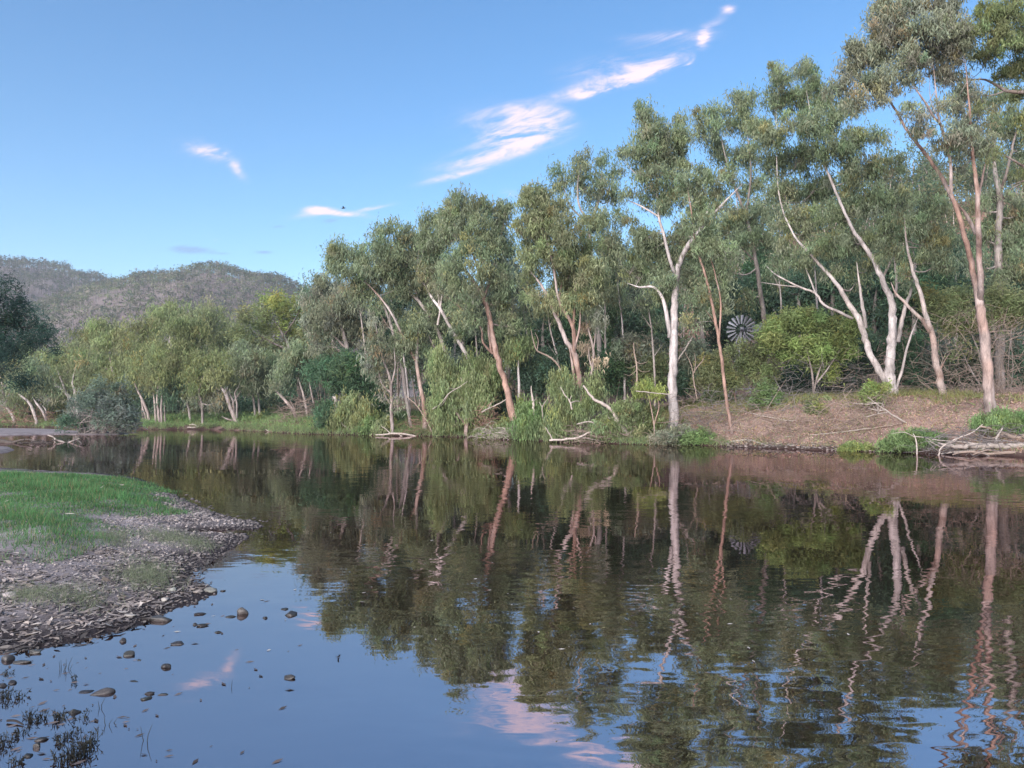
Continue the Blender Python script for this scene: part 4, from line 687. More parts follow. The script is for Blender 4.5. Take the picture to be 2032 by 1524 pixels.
tree('gum_tree', 'shady grey gum with leaning pink trunk over the brown twig bush', [[(590, 836, 3.4), (580, 812, 3), (562, 790, 2.8), (548, 775, 2.4), (535, 762, 1.4)], [(612, 840, 2.6), (606, 800, 2.4), (598, 770, 2), (592, 750, 1.2)], [(586, 815, 2), (576, 795, 1.4)], [(622, 800, 1.8), (616, 770, 1.4), (612, 750, 1)]], [(570, 735, 28, 22), (600, 720, 30, 24), (585, 700, 28, 20), (620, 700, 24, 22), (555, 760, 22, 16, .8), (600, 755, 26, 20, .9, 'dark'), (575, 775, 20, 14, .7, 'dark'), (630, 740, 16, 18, .8)], 'gum', ('pink', 'cream'), Y=72, rs=11)
tree('broad_tree', 'large spreading tree with layered bright yellow-green foliage below the hill', [[(598, 815, 5), (590, 740, 4.6), (575, 690, 4), (560, 660, 2.6), (540, 630, 1.4)], [(580, 700, 3), (610, 660, 2.2), (640, 625, 1.2)], [(575, 695, 2.4), (540, 680, 1.8), (505, 660, 1)], [(565, 665, 2), (590, 625, 1.4), (600, 600, .9)]],
     [(535, 590, 20, 10, 1, 'yellow'), (560, 600, 30, 13, 1, 'yellow'), (600, 595, 30, 13, 1, 'yellow'), (640, 610, 26, 14, 1, 'yellow'), (525, 615, 26, 14), (570, 625, 34, 14, 1, 'yellow'), (615, 632, 32, 14, 1, 'yellow'), (490, 635, 26, 16), (530, 645, 32, 15), (580, 655, 34, 14, 1, 'yellow'), (625, 660, 28, 15), (475, 660, 22, 16), (510, 675, 32, 15), (560, 685, 34, 14), (605, 685, 30, 14), (500, 705, 26, 14), (650, 640, 16, 16, 1, 'yellow')], 'olive', ('brown', 'dark'), Y=88, rs=10, twig='dark', droop=.2)
for k, (px, cy, lab) in enumerate([(150, 700, 'olive tree in the back row above the white-trunked stub'), (195, 665, 'olive tree in the back row left of the reddish multi-stemmed gum'), (335, 625, 'tall olive tree in the back row above the straight reddish stems'), (395, 630, 'olive tree in the back row above the slender cream gum'), (440, 665, 'olive tree in the back row left of the large yellow-green tree'), (465, 690, 'dull olive tree behind the pink-white gum'), (110, 730, 'dull olive tree in the back row behind the long white limb'), (60, 715, 'dull olive tree in the back row near the dark sheoak')]):
    Yb = 104 + 5 * (k % 3)
    tree('background_tree', lab, [[(px + 6, 815, 3.4), (px + 3, cy + 40, 3), (px, cy, 1.4)]], [(px + rnd(-22, 22), cy + rnd(-14, 30), rnd(20, 28), rnd(14, 20)) for _ in range(7)], 'olive' if k % 3 else 'gumlight', ('brown', 'cream'), Y=Yb, group='back row of trees on the far left bank', rs=11, dens=.9)
tree('sheoak_tree', 'dark blue-green sheoak leaning in at the left edge', [[(-120, 905, 12), (-110, 780, 10), (-70, 690, 7), (-20, 650, 4), (40, 640, 2)], [(-90, 720, 5), (-40, 720, 3.4), (20, 735, 1.6)], [(-70, 690, 5), (-40, 620, 3.4), (0, 570, 1.5)]],
     [(10, 572, 36, 18, .8), (-30, 580, 50, 26), (30, 600, 40, 20, .8), (60, 622, 34, 14, .7), (0, 640, 50, 28), (55, 652, 38, 20), (82, 668, 20, 10, .8), (30, 690, 42, 22), (-20, 690, 50, 30), (72, 690, 28, 14), (10, 725, 40, 16, .7), (40, 745, 18, 22, .7), (55, 765, 10, 14, .5), (-40, 740, 40, 24, .7), (88, 650, 14, 6, .5)], 'blue', ('brown', 'brown'), Y=29, rs=12, droop=.3, lsize=.75, per=190, dens=.62, twig='dark')
# grey tangled shrub on the gravel bar
SEED[0] += 1
tree('tangled_shrub', 'grey-green sprawling shrub with bare tangled stems on the gravel bar', [[(165, 862, 2.6), (150, 830, 2), (138, 800, 1.4), (132, 780, .8)], [(180, 863, 2.4), (178, 835, 1.9), (186, 805, 1)], [(160, 862, 2.2), (148, 845, 1.8), (135, 840, 1)], [(205, 862, 2.2), (215, 835, 1.8), (232, 815, 1)], [(215, 863, 2), (236, 845, 1.6), (258, 838, .9)], [(190, 862, 2), (196, 830, 1.5), (200, 800, .9)], [(222, 862, 1.8), (246, 852, 1.4), (265, 850, .8)], [(170, 862, 1.8), (163, 835, 1.4), (162, 815, .8)]] +
     [[(rnd(160, 225), 863, 1.4), (rnd(135, 270), rnd(830, 850), 1.1), (rnd(120, 275), rnd(805, 845), .6)] for _ in range(16)],
     [(165, 800, 24, 18, .6), (195, 790, 28, 20, .7), (225, 800, 26, 20, .8), (245, 820, 26, 18, .9), (215, 825, 28, 16, .7), (180, 825, 26, 15, .6), (255, 840, 20, 12, .8), (145, 825, 20, 12, .5), (130, 835, 20, 10, .7, 'dark'), (150, 845, 26, 10, .6, 'dark'), (235, 775, 20, 14, .6), (190, 770, 22, 14, .5)], 'bluegrey', ('grey', 'grey'), Y=57.5, cat='shrub', rs=9, droop=.2, twig='grey', crown='foliage', per=130)

# --- bushes and scrub under the far left trees
FARB = [(20, 838, 34, 12, 'fern', 'low olive scrub at the far left bank edge'), (85, 832, 30, 14, 'grey', 'grey scrub under the leaning white-stemmed gum'), (130, 815, 30, 18, 'olive', 'olive scrub under the long white limb'), (200, 815, 36, 22, 'fern', 'green scrub behind the grey tangled shrub'), (250, 812, 30, 20, 'grey', 'grey-green scrub right behind the tangled shrub'), (300, 808, 30, 20, 'dark', 'dark scrub behind the reddish stems'), (345, 812, 30, 22, 'bluegrey', 'blue-grey scrub behind the straight reddish stems'), (400, 815, 32, 20, 'grey', 'grey scrub behind the golden olive gum'), (430, 828, 26, 14, 'fern', 'green scrub left of the pink-white gum'), (490, 812, 32, 18, 'dark', 'dark scrub behind the pink-white gum'), (535, 815, 34, 20, 'fern', 'olive scrub left of the brown twig bush'), (560, 800, 30, 22, 'dark', 'dark scrub behind the brown twig bush'), (625, 800, 26, 28, 'bluegrey', 'blue-grey scrub between the twig bush and the dark thicket'), (450, 800, 24, 16, 'grey', 'grey scrub just left behind the pink-white trunks')]
for px, cy, rx, ry, lf, lab in FARB:
    tree('scrub_bush', lab, [], [(px + rnd(-.6, .6) * rx, cy + rnd(-.5, .5) * ry, rx * rnd(.5, .75), ry * rnd(.5, .7)) for _ in range(6)], lf, Y=(100 if px < 270 else 90 if px < 600 else 76), base=(px, min(cy + ry + 8, 846)), cat='bush', group='scrub under the far left trees', rs=9, lsize=1.1, per=90, droop=.3, crown='foliage', twig='brown')

BELT = [(55, 'olive', 'at the far left beside the sheoak'), (105, 'gumlight', 'above the leaning white stems'), (185, 'olive', 'right of the white-trunked stub'), (245, 'gumlight', 'left of the reddish multi-stemmed gum'), (300, 'olive', 'above the reddish multi-stemmed gum'), (360, 'gum', 'behind the slender cream gum'), (420, 'olive', 'right of the slender cream gum'), (470, 'gum', 'right behind the pink-white gum'), (530, 'olive', 'left of the shady grey gum'), (585, 'gum', 'behind the shady grey gum'), (635, 'gum', 'between the shady grey gum and the dark-limbed one')]
for k, (px, lf, where) in enumerate(BELT):
    top = float(np.interp(px, [0, 250, 420, 640], [735, 690, 690, 660]))
    bl = [(px + rnd(-24, 24), top + 22 + j * 17 + rnd(-6, 6), rnd(20, 30), rnd(13, 19)) for j in range(7)]
    tree('belt_tree', 'soft olive tree of the middle row ' + where, [[(px, 838, 2.6), (px + rnd(-6, 6), 790, 2.2), (px + rnd(-8, 8), top + 30, 1)], [(px, 815, 1.6), (px + rnd(-18, 18), 780, 1.2), (px + rnd(-24, 24), 750, .6)]], bl, lf, ('pink', 'cream'), Y=97 + 2 * (k % 3), group='middle row of trees on the far left bank', rs=10, per=85, dens=.85)

# ------------------------------------------------------------------ windmill
def box(mb, c, s, colr, Rm=None):
    c = np.array(c, float); s = np.array(s, float) / 2
    v = np.array([(x, y, z) for x in (-1, 1) for y in (-1, 1) for z in (-1, 1)]) * s
    if Rm is not None: v = v @ Rm.T
    f = [[0, 1, 3, 2], [4, 6, 7, 5], [0, 4, 5, 1], [2, 3, 7, 6], [0, 2, 6, 4], [1, 5, 7, 3]]
    mb.add(v + c, f, colr)
def windmill():
    Y = 60.0; hub = at(1473, 655, Y); gz = float(far_z(hub[0], hub[1])); org = np.array([hub[0], hub[1], gz])
    root = thing('windmill', 'old grey multi-blade farm windmill among the trees', 'windmill', tuple(org))
    yaw = math.radians(30); nrm = np.array([-math.sin(yaw), -math.cos(yaw), 0.0]); u = np.array([math.cos(yaw), -math.sin(yaw), 0.0]); z = np.array([0, 0, 1.0])
    steel = (0.30, 0.30, 0.32); dk = (0.10, 0.10, 0.11); H = hub - org
    # tower: four legs with girts and braces
    top = H[2] - 0.15; fl = 0.9
    for sx, sy in ((-1, -1), (1, -1), (1, 1), (-1, 1)):
        mb = MB(); P = np.array([(sx * fl, sy * fl, -0.2), (sx * (fl * .5 + .06), sy * (fl * .5 + .06), top / 2), (sx * .12, sy * .12, top)])
        tube(mb, P, np.array([.05, .05, .045]), steel, 4); mb.build('leg', M['metal'], root)
    for k in range(4):
        zz = top * (k + .5) / 4.5; h = fl * (1 - zz / top) + .12 * zz / top; zz2 = top * (k + 1.5) / 4.5; h2 = fl * (1 - zz2 / top) + .12 * zz2 / top
        mb = MB(); cs = [(-1, -1), (1, -1), (1, 1), (-1, 1)]
        for i in range(4):
            a, b = cs[i], cs[(i + 1) % 4]
            tube(mb, np.array([(a[0] * h, a[1] * h, zz), (b[0] * h, b[1] * h, zz)]), np.array([.022, .022]), steel, 4)
            if k < 3: tube(mb, np.array([(a[0] * h, a[1] * h, zz), (b[0] * h2, b[1] * h2, zz2)]), np.array([.014, .014]), steel, 4)
        mb.build('brace', M['metal'], root)
    front = H + nrm * 0.35
    wheel = bpy.data.objects.new('wheel', None); col.objects.link(wheel); wheel.parent = root
    R = 1.16; nb = 18; bm = None
    Rz = np.stack([u, nrm, z], 1)                 # local x = across, y = towards wind, z = up
    for i in range(nb):
        a = 2 * math.pi * i / nb + 0.1
        rad = math.cos(a) * u + math.sin(a) * z; tan = -math.sin(a) * u + math.cos(a) * z
        mb = MB(); vs = []
        for rr, wd in ((0.46, 0.10), (0.8, 0.165), (1.16, 0.235)):
            for q, cv in ((-.5, 0), (-.17, .03), (.17, .03), (.5, 0)):
                vs.append(front + rad * rr * R / 1.16 + (tan * math.cos(.55) + nrm * math.sin(.55)) * q * wd + nrm * cv)
        n = len(vs); vs = vs + [v - nrm * 0.006 for v in vs]
        f = [[r * 4 + c, r * 4 + c + 1, r * 4 + c + 5, r * 4 + c + 4] for r in range(2) for c in range(3)]
        f2 = [[x + n for x in q[::-1]] for q in f]
        mb.add(vs, f + f2, np.array([0.23, 0.23, 0.25]) * rnd(.5, 1.3)); mb.build('blade', M['metal'], wheel, smooth=True)
    for rr in (0.52, 0.98):
        th = np.linspace(0, 2 * math.pi, 37); P = np.array([front + rr * (math.cos(t) * u + math.sin(t) * z) - nrm * .02 for t in th])
        mb = MB(); tube(mb, P, np.full(37, .012), dk, 5); mb.build('rim', M['metal'], wheel)
    for i in range(6):
        a = math.pi * i / 3; d = math.cos(a) * u + math.sin(a) * z
        mb = MB(); tube(mb, np.array([front + d * .06, front + d * 1.0]), np.array([.014, .012]), dk, 4); mb.build('spoke', M['metal'], wheel)
    mb = MB(); tube(mb, np.array([front - nrm * .2, front + nrm * .08]), np.array([.10, .07]), dk, 10); mb.build('hub', M['metal'], wheel)
    mb = MB(); box(mb, H + z * .06, (.26, .42, .34), (.22, .22, .24), Rz); mb.build('gearbox', M['metal'], root)
    tl = -nrm * 0.95 + u * 0.31; tl = tl / np.linalg.norm(tl)
    mb = MB(); tube(mb, np.array([H + z * .1, H + tl * 1.6 + z * .35]), np.array([.03, .025]), steel, 5); tube(mb, np.array([H - z * .05, H + tl * 1.6 + z * .2]), np.array([.02, .02]), steel, 5); mb.build('tail_boom', M['metal'], root)
    # tail vane: corrugated sheet
    mb = MB(); vs = []
    for t in (0, .5, 1):
        for k in range(9):
            q = k / 8; vs.append(H + tl * (1.45 + 1.5 * t) + z * (.25 + .18 * t + (q - .5) * (.42 + .32 * t)) + np.cross(tl, z) * (.02 * (k % 2)))
    n = len(vs); side = np.cross(tl, z); vs += [v + side * .006 for v in vs]
    f = [[r * 9 + c, r * 9 + c + 1, r * 9 + c + 10, r * 9 + c + 9] for r in range(2) for c in range(8)]
    mb.add(vs, f + [[x + n for x in q[::-1]] for q in f], (0.34, 0.35, 0.38)); mb.build('tail_vane', M['metal'], root)
windmill()

# ------------------------------------------------------------------ driftwood, fallen limbs, stumps
WOOD = dict(pale=(0.33, 0.285, 0.25), tan=(0.24, 0.185, 0.15), grey=(0.15, 0.135, 0.128), dark=(0.07, 0.058, 0.05), red=(0.22, 0.135, 0.10))
def limb(name, label, cat, parts, wood='pale', Y=None, group=None, dz=0.0):
    """a fallen limb: first polyline is the stem, the others its side branches (children)"""
    SEED[0] += 1; r = np.random.default_rng(SEED[0])
    b = parts[0][0]; Y0 = Y or hit(b[0], b[1]); org = at(b[0], b[1], Y0)
    root = thing(name, label, cat, tuple(org), group); root_d = []
    for k, st in enumerate(parts):
        n = len(st); off = r.uniform(-.35, .35) if k else 0.0
        pts = []
        for i, p in enumerate(st):
            yy = p[3] if len(p) > 3 else (hit(p[0], p[1]) - .05 if Y is None else Y0 + off * i / max(1, n - 1) * 1.5)
            q_ = at(p[0], p[1], yy)
            if Y is None: q_[2] = float(far_z(q_[0], q_[1])) + .04
            pts.append(q_)
        mpp = Y0 / F; P, R = spline(pts, [p[2] * mpp for p in st], 0.16)
        P = P + r.normal(0, .25, P.shape) * R[:, None]
        mb = MB(); tube(mb, P, R, np.array(WOOD[wood]) * r.uniform(.85, 1.15), 7 if R.max() > .05 else 5, .08)
        mb.build('stem' if k == 0 else 'side_branch', M['wood'], root, org, True)
    return root
limb('fallen_branch', 'bleached white forked branch lying on the bank above the right driftwood', 'branch', [[(1828, 849, 2.2), (1800, 840, 2.1), (1775, 826, 2), (1758, 814, 1.7), (1745, 806, 1.4), (1722, 788, .9)], [(1765, 818, 1.6), (1740, 822, 1.3), (1718, 828, .8)], [(1758, 814, 1.5), (1742, 814, 1.1), (1724, 811, .7)], [(1754, 808, 1.3), (1748, 800, 1), (1720, 802, .9), (1694, 800, .6)], [(1742, 813, 1), (1740, 800, .8), (1720, 798, .5)], [(1730, 802, .8), (1722, 812, .5)]], 'pale', 33.5)
limb('driftwood_log', 'thick bleached driftwood trunk lying along the water at the right edge', 'driftwood', [[(2060, 880, 7), (2000, 886, 6.4), (1950, 884, 6), (1915, 887, 4.8), (1880, 884, 3.4), (1862, 880, 2)], [(1960, 888, 4), (1925, 895, 3), (1890, 897, 2), (1868, 900, 1.2)], [(1950, 884, 3), (1915, 878, 2.2), (1885, 876, 1.5), (1850, 872, .9)], [(1975, 880, 2.6), (1980, 865, 2), (1990, 850, 1.2)]], 'pale', 29.2)
limb('driftwood_log', 'second driftwood trunk resting above the bleached one at the right edge', 'driftwood', [[(2070, 862, 5), (2020, 868, 4.6), (1995, 862, 4), (1970, 852, 2.8), (1945, 846, 1.8)], [(2010, 866, 3), (1990, 872, 2.2), (1962, 876, 1.4)], [(1995, 862, 2.2), (1965, 870, 1.6), (1935, 862, 1)]], 'tan', 30)
limb('driftwood_log', 'low tan driftwood limb at the waterline under the bleached trunk', 'driftwood', [[(2070, 902, 4), (2010, 898, 3.4), (1960, 900, 3), (1920, 896, 2), (1890, 902, 1.1)], [(1990, 899, 2), (1960, 893, 1.4), (1930, 902, .8)]], 'tan', 28.6)
limb('fallen_branch', 'thin white stick standing in the water at the right driftwood', 'branch', [[(1819, 905, 1.5), (1819, 885, 1.4), (1816, 868, 1.1), (1812, 861, .7)], [(1816, 868, .9), (1795, 858, .7), (1770, 860, .5)], [(1815, 866, .9), (1840, 870, .7), (1858, 884, .5)]], 'pale', 29.6)
limb('fallen_branch', 'arched pale limb dipping into the water before the right driftwood', 'branch', [[(1862, 905, 1.8), (1868, 888, 1.6), (1900, 870, 1.4), (1930, 858, 1), (1950, 842, .6)], [(1868, 888, 1.1), (1845, 876, .8)], [(1900, 870, 1), (1890, 878, .8), (1870, 880, .5)]], 'pale', 29)
limb('fallen_log', 'fallen crooked trunk sloping down from the olive gum to the water', 'log', [[(1158, 765, 1.8), (1172, 785, 2.4), (1192, 800, 3), (1212, 812, 3.6), (1222, 828, 4.4), (1232, 845, 5.4), (1246, 862, 6), (1256, 872, 4.4)], [(1222, 828, 2.6), (1240, 842, 2), (1262, 856, 1.7), (1280, 866, 1.5), (1292, 869, .8)], [(1222, 828, 1.6), (1210, 830, 1.2), (1205, 822, .7)], [(1240, 858, 2.6), (1252, 868, 2), (1262, 877, 1.3)]], 'pale', 40.7)
limb('driftwood_branch', 'long pale bent branch lying at the waterline under the olive gum', 'driftwood', [[(1090, 874, 2), (1120, 872, 2.2), (1148, 868, 2.1), (1170, 858, 1.8), (1190, 857, 1.6), (1215, 866, 1.2)], [(1096, 872, 1.5), (1090, 860, 1.2), (1082, 848, .8)], [(1150, 867, 1.2), (1175, 872, 1), (1200, 876, .6)]], 'pale', 40.6)
limb('driftwood_branch', 'arched white branch over the twig heap under the olive gum', 'driftwood', [[(1145, 842, 1.1), (1158, 838, 1.3), (1172, 837, 1.3), (1180, 841, 1), (1184, 848, .6)], [(1158, 838, .8), (1150, 846, .5)]], 'pale', 40.4)
limb('driftwood_branch', 'white branched driftwood lying flat on the water by the slender pale gum', 'driftwood', [[(745, 863, .9), (765, 862, 1.5), (785, 860, 1.8), (805, 862, 1.6), (826, 865, 1)], [(775, 861, 1.2), (768, 853, .9), (757, 846, .6)], [(790, 861, 1), (800, 866, .7), (818, 868, .5)]], 'pale', 53.4)
limb('fallen_branch', 'thin straight pole leaning from the shore up to the left thicket', 'branch', [[(857, 856, 1.5), (845, 832, 1.3), (828, 806, 1.2), (806, 786, .7)]], 'tan', 53)
limb('fallen_branch', 'pale limb leaning against the orange-red trunk from the left', 'branch', [[(955, 818, 1.6), (972, 810, 1.5), (990, 801, 1.3), (1006, 792, 1)], [(968, 812, .9), (975, 800, .6)]], 'pale', 49)
limb('fallen_branch', 'thin pale bent branch crossing the weeping bottlebrush', 'branch', [[(858, 812, .9), (875, 800, 1), (890, 782, 1.1), (905, 772, 1), (928, 757, .6)], [(890, 782, .8), (880, 800, .6), (868, 810, .4)], [(905, 772, .7), (890, 770, .4)]], 'pale', 50.5)
limb('dead_stump', 'short dead snag standing left of the olive gum', 'stump', [[(1060, 830, 2.4), (1058, 800, 2.6), (1055, 782, 1.8), (1054, 766, .8)], [(1058, 800, 1), (1064, 790, .6)]], 'pale', 45)
limb('dead_stump', 'dead Y-shaped sapling in the green bushes left of the olive gum', 'stump', [[(1077, 830, 1), (1076, 808, 1), (1084, 795, .9), (1095, 780, .6)], [(1076, 808, .8), (1070, 798, .5)]], 'pale', 44.5)
limb('fallen_branch', 'white dead forked limb beside the base of the olive gum', 'branch', [[(1135, 812, 1.6), (1130, 796, 1.5), (1120, 782, 1.2), (1112, 768, .7)], [(1132, 800, 1.2), (1142, 796, 1.2), (1150, 797, .8)], [(1130, 796, 1), (1134, 785, .6)]], 'pale', 41.6)
limb('fallen_branch', 'brown curved dead limb arching left of the olive gum trunk', 'branch', [[(1118, 745, 1.3), (1110, 728, 1.8), (1098, 714, 2), (1080, 703, 1.8), (1065, 694, 1.4), (1058, 675, .9), (1054, 655, .6)], [(1066, 695, 1), (1068, 675, .7), (1062, 660, .4)]], 'tan', 46)
limb('fallen_branch', 'pale sideways limb across the foot of the white gum', 'branch', [[(1262, 776, 1), (1300, 780, 1), (1330, 783, 1.1)]], 'pale', 39.6)
limb('fallen_branch', 'grey branch leaning steeply behind the white gum on the right', 'branch', [[(1345, 715, 1.3), (1358, 695, 1.6), (1368, 680, 1.6), (1374, 668, 1)]], 'pale', 44)
limb('dead_stump', 'dead bare sapling with drooping side twigs left of the white gum', 'stump', [[(1264, 790, 1.8), (1264, 745, 1.8), (1263, 722, 1.6), (1259, 700, 1.2), (1257, 680, .7)], [(1263, 735, .8), (1250, 745, .5), (1238, 742, .3)], [(1263, 725, .8), (1252, 730, .5), (1240, 728, .3)], [(1264, 730, .8), (1275, 738, .5), (1290, 736, .3)], [(1263, 718, .7), (1272, 722, .5), (1285, 718, .3)]], 'tan', 44)
limb('dead_stump', 'dead forked sapling right of the white gum', 'stump', [[(1384, 792, 1.3), (1378, 765, 1.4), (1376, 742, 1.3), (1384, 728, 1.1), (1394, 716, .9), (1398, 706, .5)], [(1376, 742, 1), (1370, 720, .8), (1360, 700, .5)], [(1378, 740, .9), (1380, 715, .7), (1378, 700, .4)]], 'tan', 42)
for i, (lab, st) in enumerate([('long thin branch lying across the bare bank by the orange sapling', [(1345, 800, 1), (1390, 818, 1), (1430, 820, 1.1), (1470, 818, 1.2), (1510, 826, 1.2), (1560, 836, 1.1), (1580, 835, .6)]),
        ('second long branch lying on the bare bank below the round green bush', [(1440, 842, .8), (1475, 833, 1), (1510, 828, 1), (1540, 833, .6)]), ('short branch sloping beside the round green bush', [(1540, 786, .6), (1560, 796, .9), (1590, 814, .7)]),
        ('thin branch low on the bare bank toward the driftwood', [(1640, 866, .7), (1690, 858, 1), (1740, 850, 1.1), (1790, 842, .7)]), ('long brown branch lying above the right tussock', [(1560, 868, .6), (1640, 862, 1), (1715, 852, 1.1), (1760, 845, .8)]),
        ('grey branch at the top of the bare bank left end', [(1372, 790, .7), (1400, 812, .9), (1425, 822, .6)]), ('twisted root lying at the waterline below the orange sapling', [(1430, 884, 1), (1455, 878, 2), (1485, 876, 2.2), (1505, 880, 1.4), (1520, 884, .7)]),
        ('thin branch on the leaf litter beside the orange-red trunk', [(1885, 820, .7), (1920, 826, 1), (1960, 828, .7)])]):
    limb('fallen_branch', lab, 'branch', [st], 'tan' if i % 2 else 'pale', None)
limb('driftwood_log', 'dark log lying across the channel at the far left', 'driftwood', [[(-60, 880, 5), (0, 878, 4.6), (40, 882, 4.4), (80, 880, 4), (115, 884, 2)], [(20, 880, 2.4), (50, 872, 1.8), (75, 876, 1)], [(60, 882, 2), (90, 888, 1.6), (120, 886, .8)]], 'dark', 41)
limb('driftwood_branch', 'pale crooked branch poking from the water right of the dark log', 'driftwood', [[(95, 863, 1), (104, 867, 1.5), (115, 874, 1.8), (132, 879, 1.4), (142, 876, .7)], [(104, 872, 1.3), (114, 882, 1.2), (124, 888, .6)], [(132, 879, 1), (146, 874, .8), (158, 870, .5)]], 'pale', 42)
limb('driftwood_branch', 'dark low branch lying on the water beside the pale crooked branch', 'driftwood', [[(128, 888, 2), (150, 887, 2.4), (172, 890, 2), (194, 888, 1)], [(150, 887, 1.2), (145, 876, .9), (156, 868, .5)], [(165, 889, 1), (160, 878, .7), (150, 872, .4)], [(150, 887, 1), (135, 880, .7), (138, 872, .4)]], 'grey', 40)
limb('driftwood_branch', 'pale driftwood heap at the far bank left of the pink-white gum', 'driftwood', [[(372, 848, 1), (395, 849, 1.6), (420, 851, 1.6), (440, 853, 1.4), (458, 850, .8)], [(395, 849, 1), (385, 842, .8), (376, 843, .5)], [(415, 850, 1), (408, 843, .7)], [(430, 852, 1), (422, 846, .6)], [(445, 852, 1), (460, 846, .8), (478, 848, .5)]], 'pale', 75.5)
limb('driftwood_branch', 'thin sticks poking from the water right of the far reed clump', 'driftwood', [[(545, 863, .9), (535, 857, .9), (527, 852, .5)], [(500, 862, .7), (490, 858, .6)]], 'pale', 66)

def tangle(name, label, px0, px1, py0, py1, Yr, n, wood, ln, rad, upright=0.0, kind='stuff'):
    SEED[0] += 1; r = np.random.default_rng(SEED[0]); mb = MB()
    for _ in range(n):
        px, py = r.uniform(px0, px1), py1 - (py1 - py0) * r.uniform(0, 1) ** 1.4; Y = r.uniform(*Yr)
        p = at(px, py, Y); gz = max(float(far_z(p[0], p[1])), 0.0)
        if upright > .5: p[2] = max(p[2], gz + .02)
        d = r.normal(0, 1, 3); d[2] = d[2] * .35 + upright; d /= np.linalg.norm(d); l = ln * r.uniform(.4, 1.3)
        q = p + d * l * .5 + r.normal(0, .12, 3) * l; e = p + d * l + np.array([0, 0, -.12 * l]) + r.normal(0, .12, 3) * l
        R0 = rad * r.uniform(.4, 1.4); P, R = spline([p, q, e], [R0, R0 * .7, R0 * .3], l / 5)
        tube(mb, P, R, np.array(WOOD[wood]) * r.uniform(.6, 1.25), 4)
    o = mb.build(name, M['wood']); tag(o, label, 'twigs', kind=kind)
tangle('twig_tangle', 'heap of flood-washed roots and twigs at the waterline under the olive gum', 1118, 1262, 850, 877, (40.3, 41.4), 150, 'tan', 1.0, .02)
tangle('twig_tangle', 'dry bare twig thicket round the foot of the pink-barked gum', 1850, 2032, 640, 810, (35, 39), 420, 'tan', 1.6, .013, .75)
tangle('twig_tangle', 'tangle of fine driftwood sticks along the water at the right', 1835, 2040, 848, 904, (28.6, 30.8), 260, 'grey', 1.1, .015)
tangle('twig_tangle', 'brown twig bush hanging at the far bank below the shady grey gum', 560, 632, 795, 852, (69, 72), 300, 'tan', 1.8, .022, .2)
tangle('twig_tangle', 'dry twig heap on the bank beside the white gum foot', 1345, 1440, 790, 850, (39.5, 42), 120, 'tan', 1.3, .014, .15)
tangle('twig_tangle', 'dry twigs strewn on the bare bank below the bright yellow-green bush', 1640, 1840, 790, 845, (33.2, 36), 150, 'tan', 1.2, .012, .15)
tangle('twig_tangle', 'reddish dead bush under the roots beside the orange-red gum', 945, 985, 805, 858, (48.5, 50), 160, 'red', .9, .014, .1)
tangle('twig_tangle', 'pale roots and straw at the water below the orange-red gum', 945, 1020, 848, 869, (45.6, 46.6), 110, 'pale', .9, .013)
tangle('twig_tangle', 'bare twigs under the yellow-green shrub', 1540, 1720, 720, 790, (41, 44), 200, 'grey', 1.4, .011, .35)
tangle('twig_tangle', 'bare grey twigs of the sprawling shrub on the gravel bar', 140, 268, 825, 862, (56.5, 58.5), 170, 'grey', 1.5, .018, .45)
tangle('twig_tangle', 'dry pinkish twigs on the far left bank', -20, 110, 815, 846, (86, 92), 160, 'red', 2.2, .03, .3)
tangle('twig_tangle', 'dark debris caught on the log in the left channel', 40, 120, 872, 889, (39.5, 41.5), 90, 'dark', .8, .014)
tangle('twig_tangle', 'brown twigs on the earth bank behind the slender pale gum', 795, 900, 825, 860, (52.5, 55), 150, 'red', 1.0, .013, .1)

# ------------------------------------------------------------------ ground cover of the far bank
def scatter_far(n, px0, px1, py0, py1, r):
    px = r.uniform(px0, px1, n); py = r.uniform(py0, py1, n); out_ = []
    Y = np.arange(26, 75, 0.12)
    for a, b in zip(px, py):
        d = ray(a, b); X = d[0] / d[1] * Y; Z = CAMZ + d[2] / d[1] * Y
        k = np.nonzero(Z <= np.maximum(far_z(X, Y), 0.0))[0]
        if len(k) and far_z(X[k[0]], Y[k[0]]) > 0.06: out_.append((X[k[0]] + r.normal(0, .1), Y[k[0]] + r.normal(0, .2)))
    return np.array(out_)
def scatter_area(n, x0, x1, s0, s1, r):
    x = r.uniform(x0, x1, n); s = r.uniform(s0, s1, n) / 0.74; y = shoreY(x) + s
    return np.stack([x, y], -1)
r = np.random.default_rng(77)
P2 = scatter_area(26000, 8, 26, 0.3, 9, r); z = far_z(P2[:, 0], P2[:, 1]) + 0.02
mb = MB(); C = np.column_stack([P2, z])
pal = np.array([(0.27, 0.17, 0.125), (0.32, 0.22, 0.17), (0.20, 0.125, 0.095), (0.36, 0.26, 0.205), (0.26, 0.145, 0.10)])
colr = pal[r.integers(0, 5, len(C))] * r.uniform(.7, 1.25, (len(C), 1))
add_leaves(mb, C, 0.12, 0.04, -0.05, colr, r)
tag(mb.build('leaf_litter', M['litter']), 'fallen brown and pink leaves strewn over the bare right bank', 'leaf litter', kind='stuff')
def far_grass(lab, x0, x1, s0, s1, n, h, base, seed, w=0.02):
    r = np.random.default_rng(seed); P2 = scatter_area(n, x0, x1, s0, s1, r)
    keep = (np.sin(P2[:, 0] * 1.3 + seed) * np.sin(P2[:, 1] * 1.1) + r.normal(0, .5, len(P2))) > -0.2; P2 = P2[keep]
    z = far_z(P2[:, 0], P2[:, 1]); C = np.column_stack([P2, z + h * .3]); mb = MB()
    add_leaves(mb, C, h, w, -0.9, np.array(base) * r.uniform(.6, 1.35, (len(C), 1)) * r.normal(1, .08, (len(C), 3)), r)
    tag(mb.build('bank_grass', M['grass']), lab, 'grass', kind='stuff')
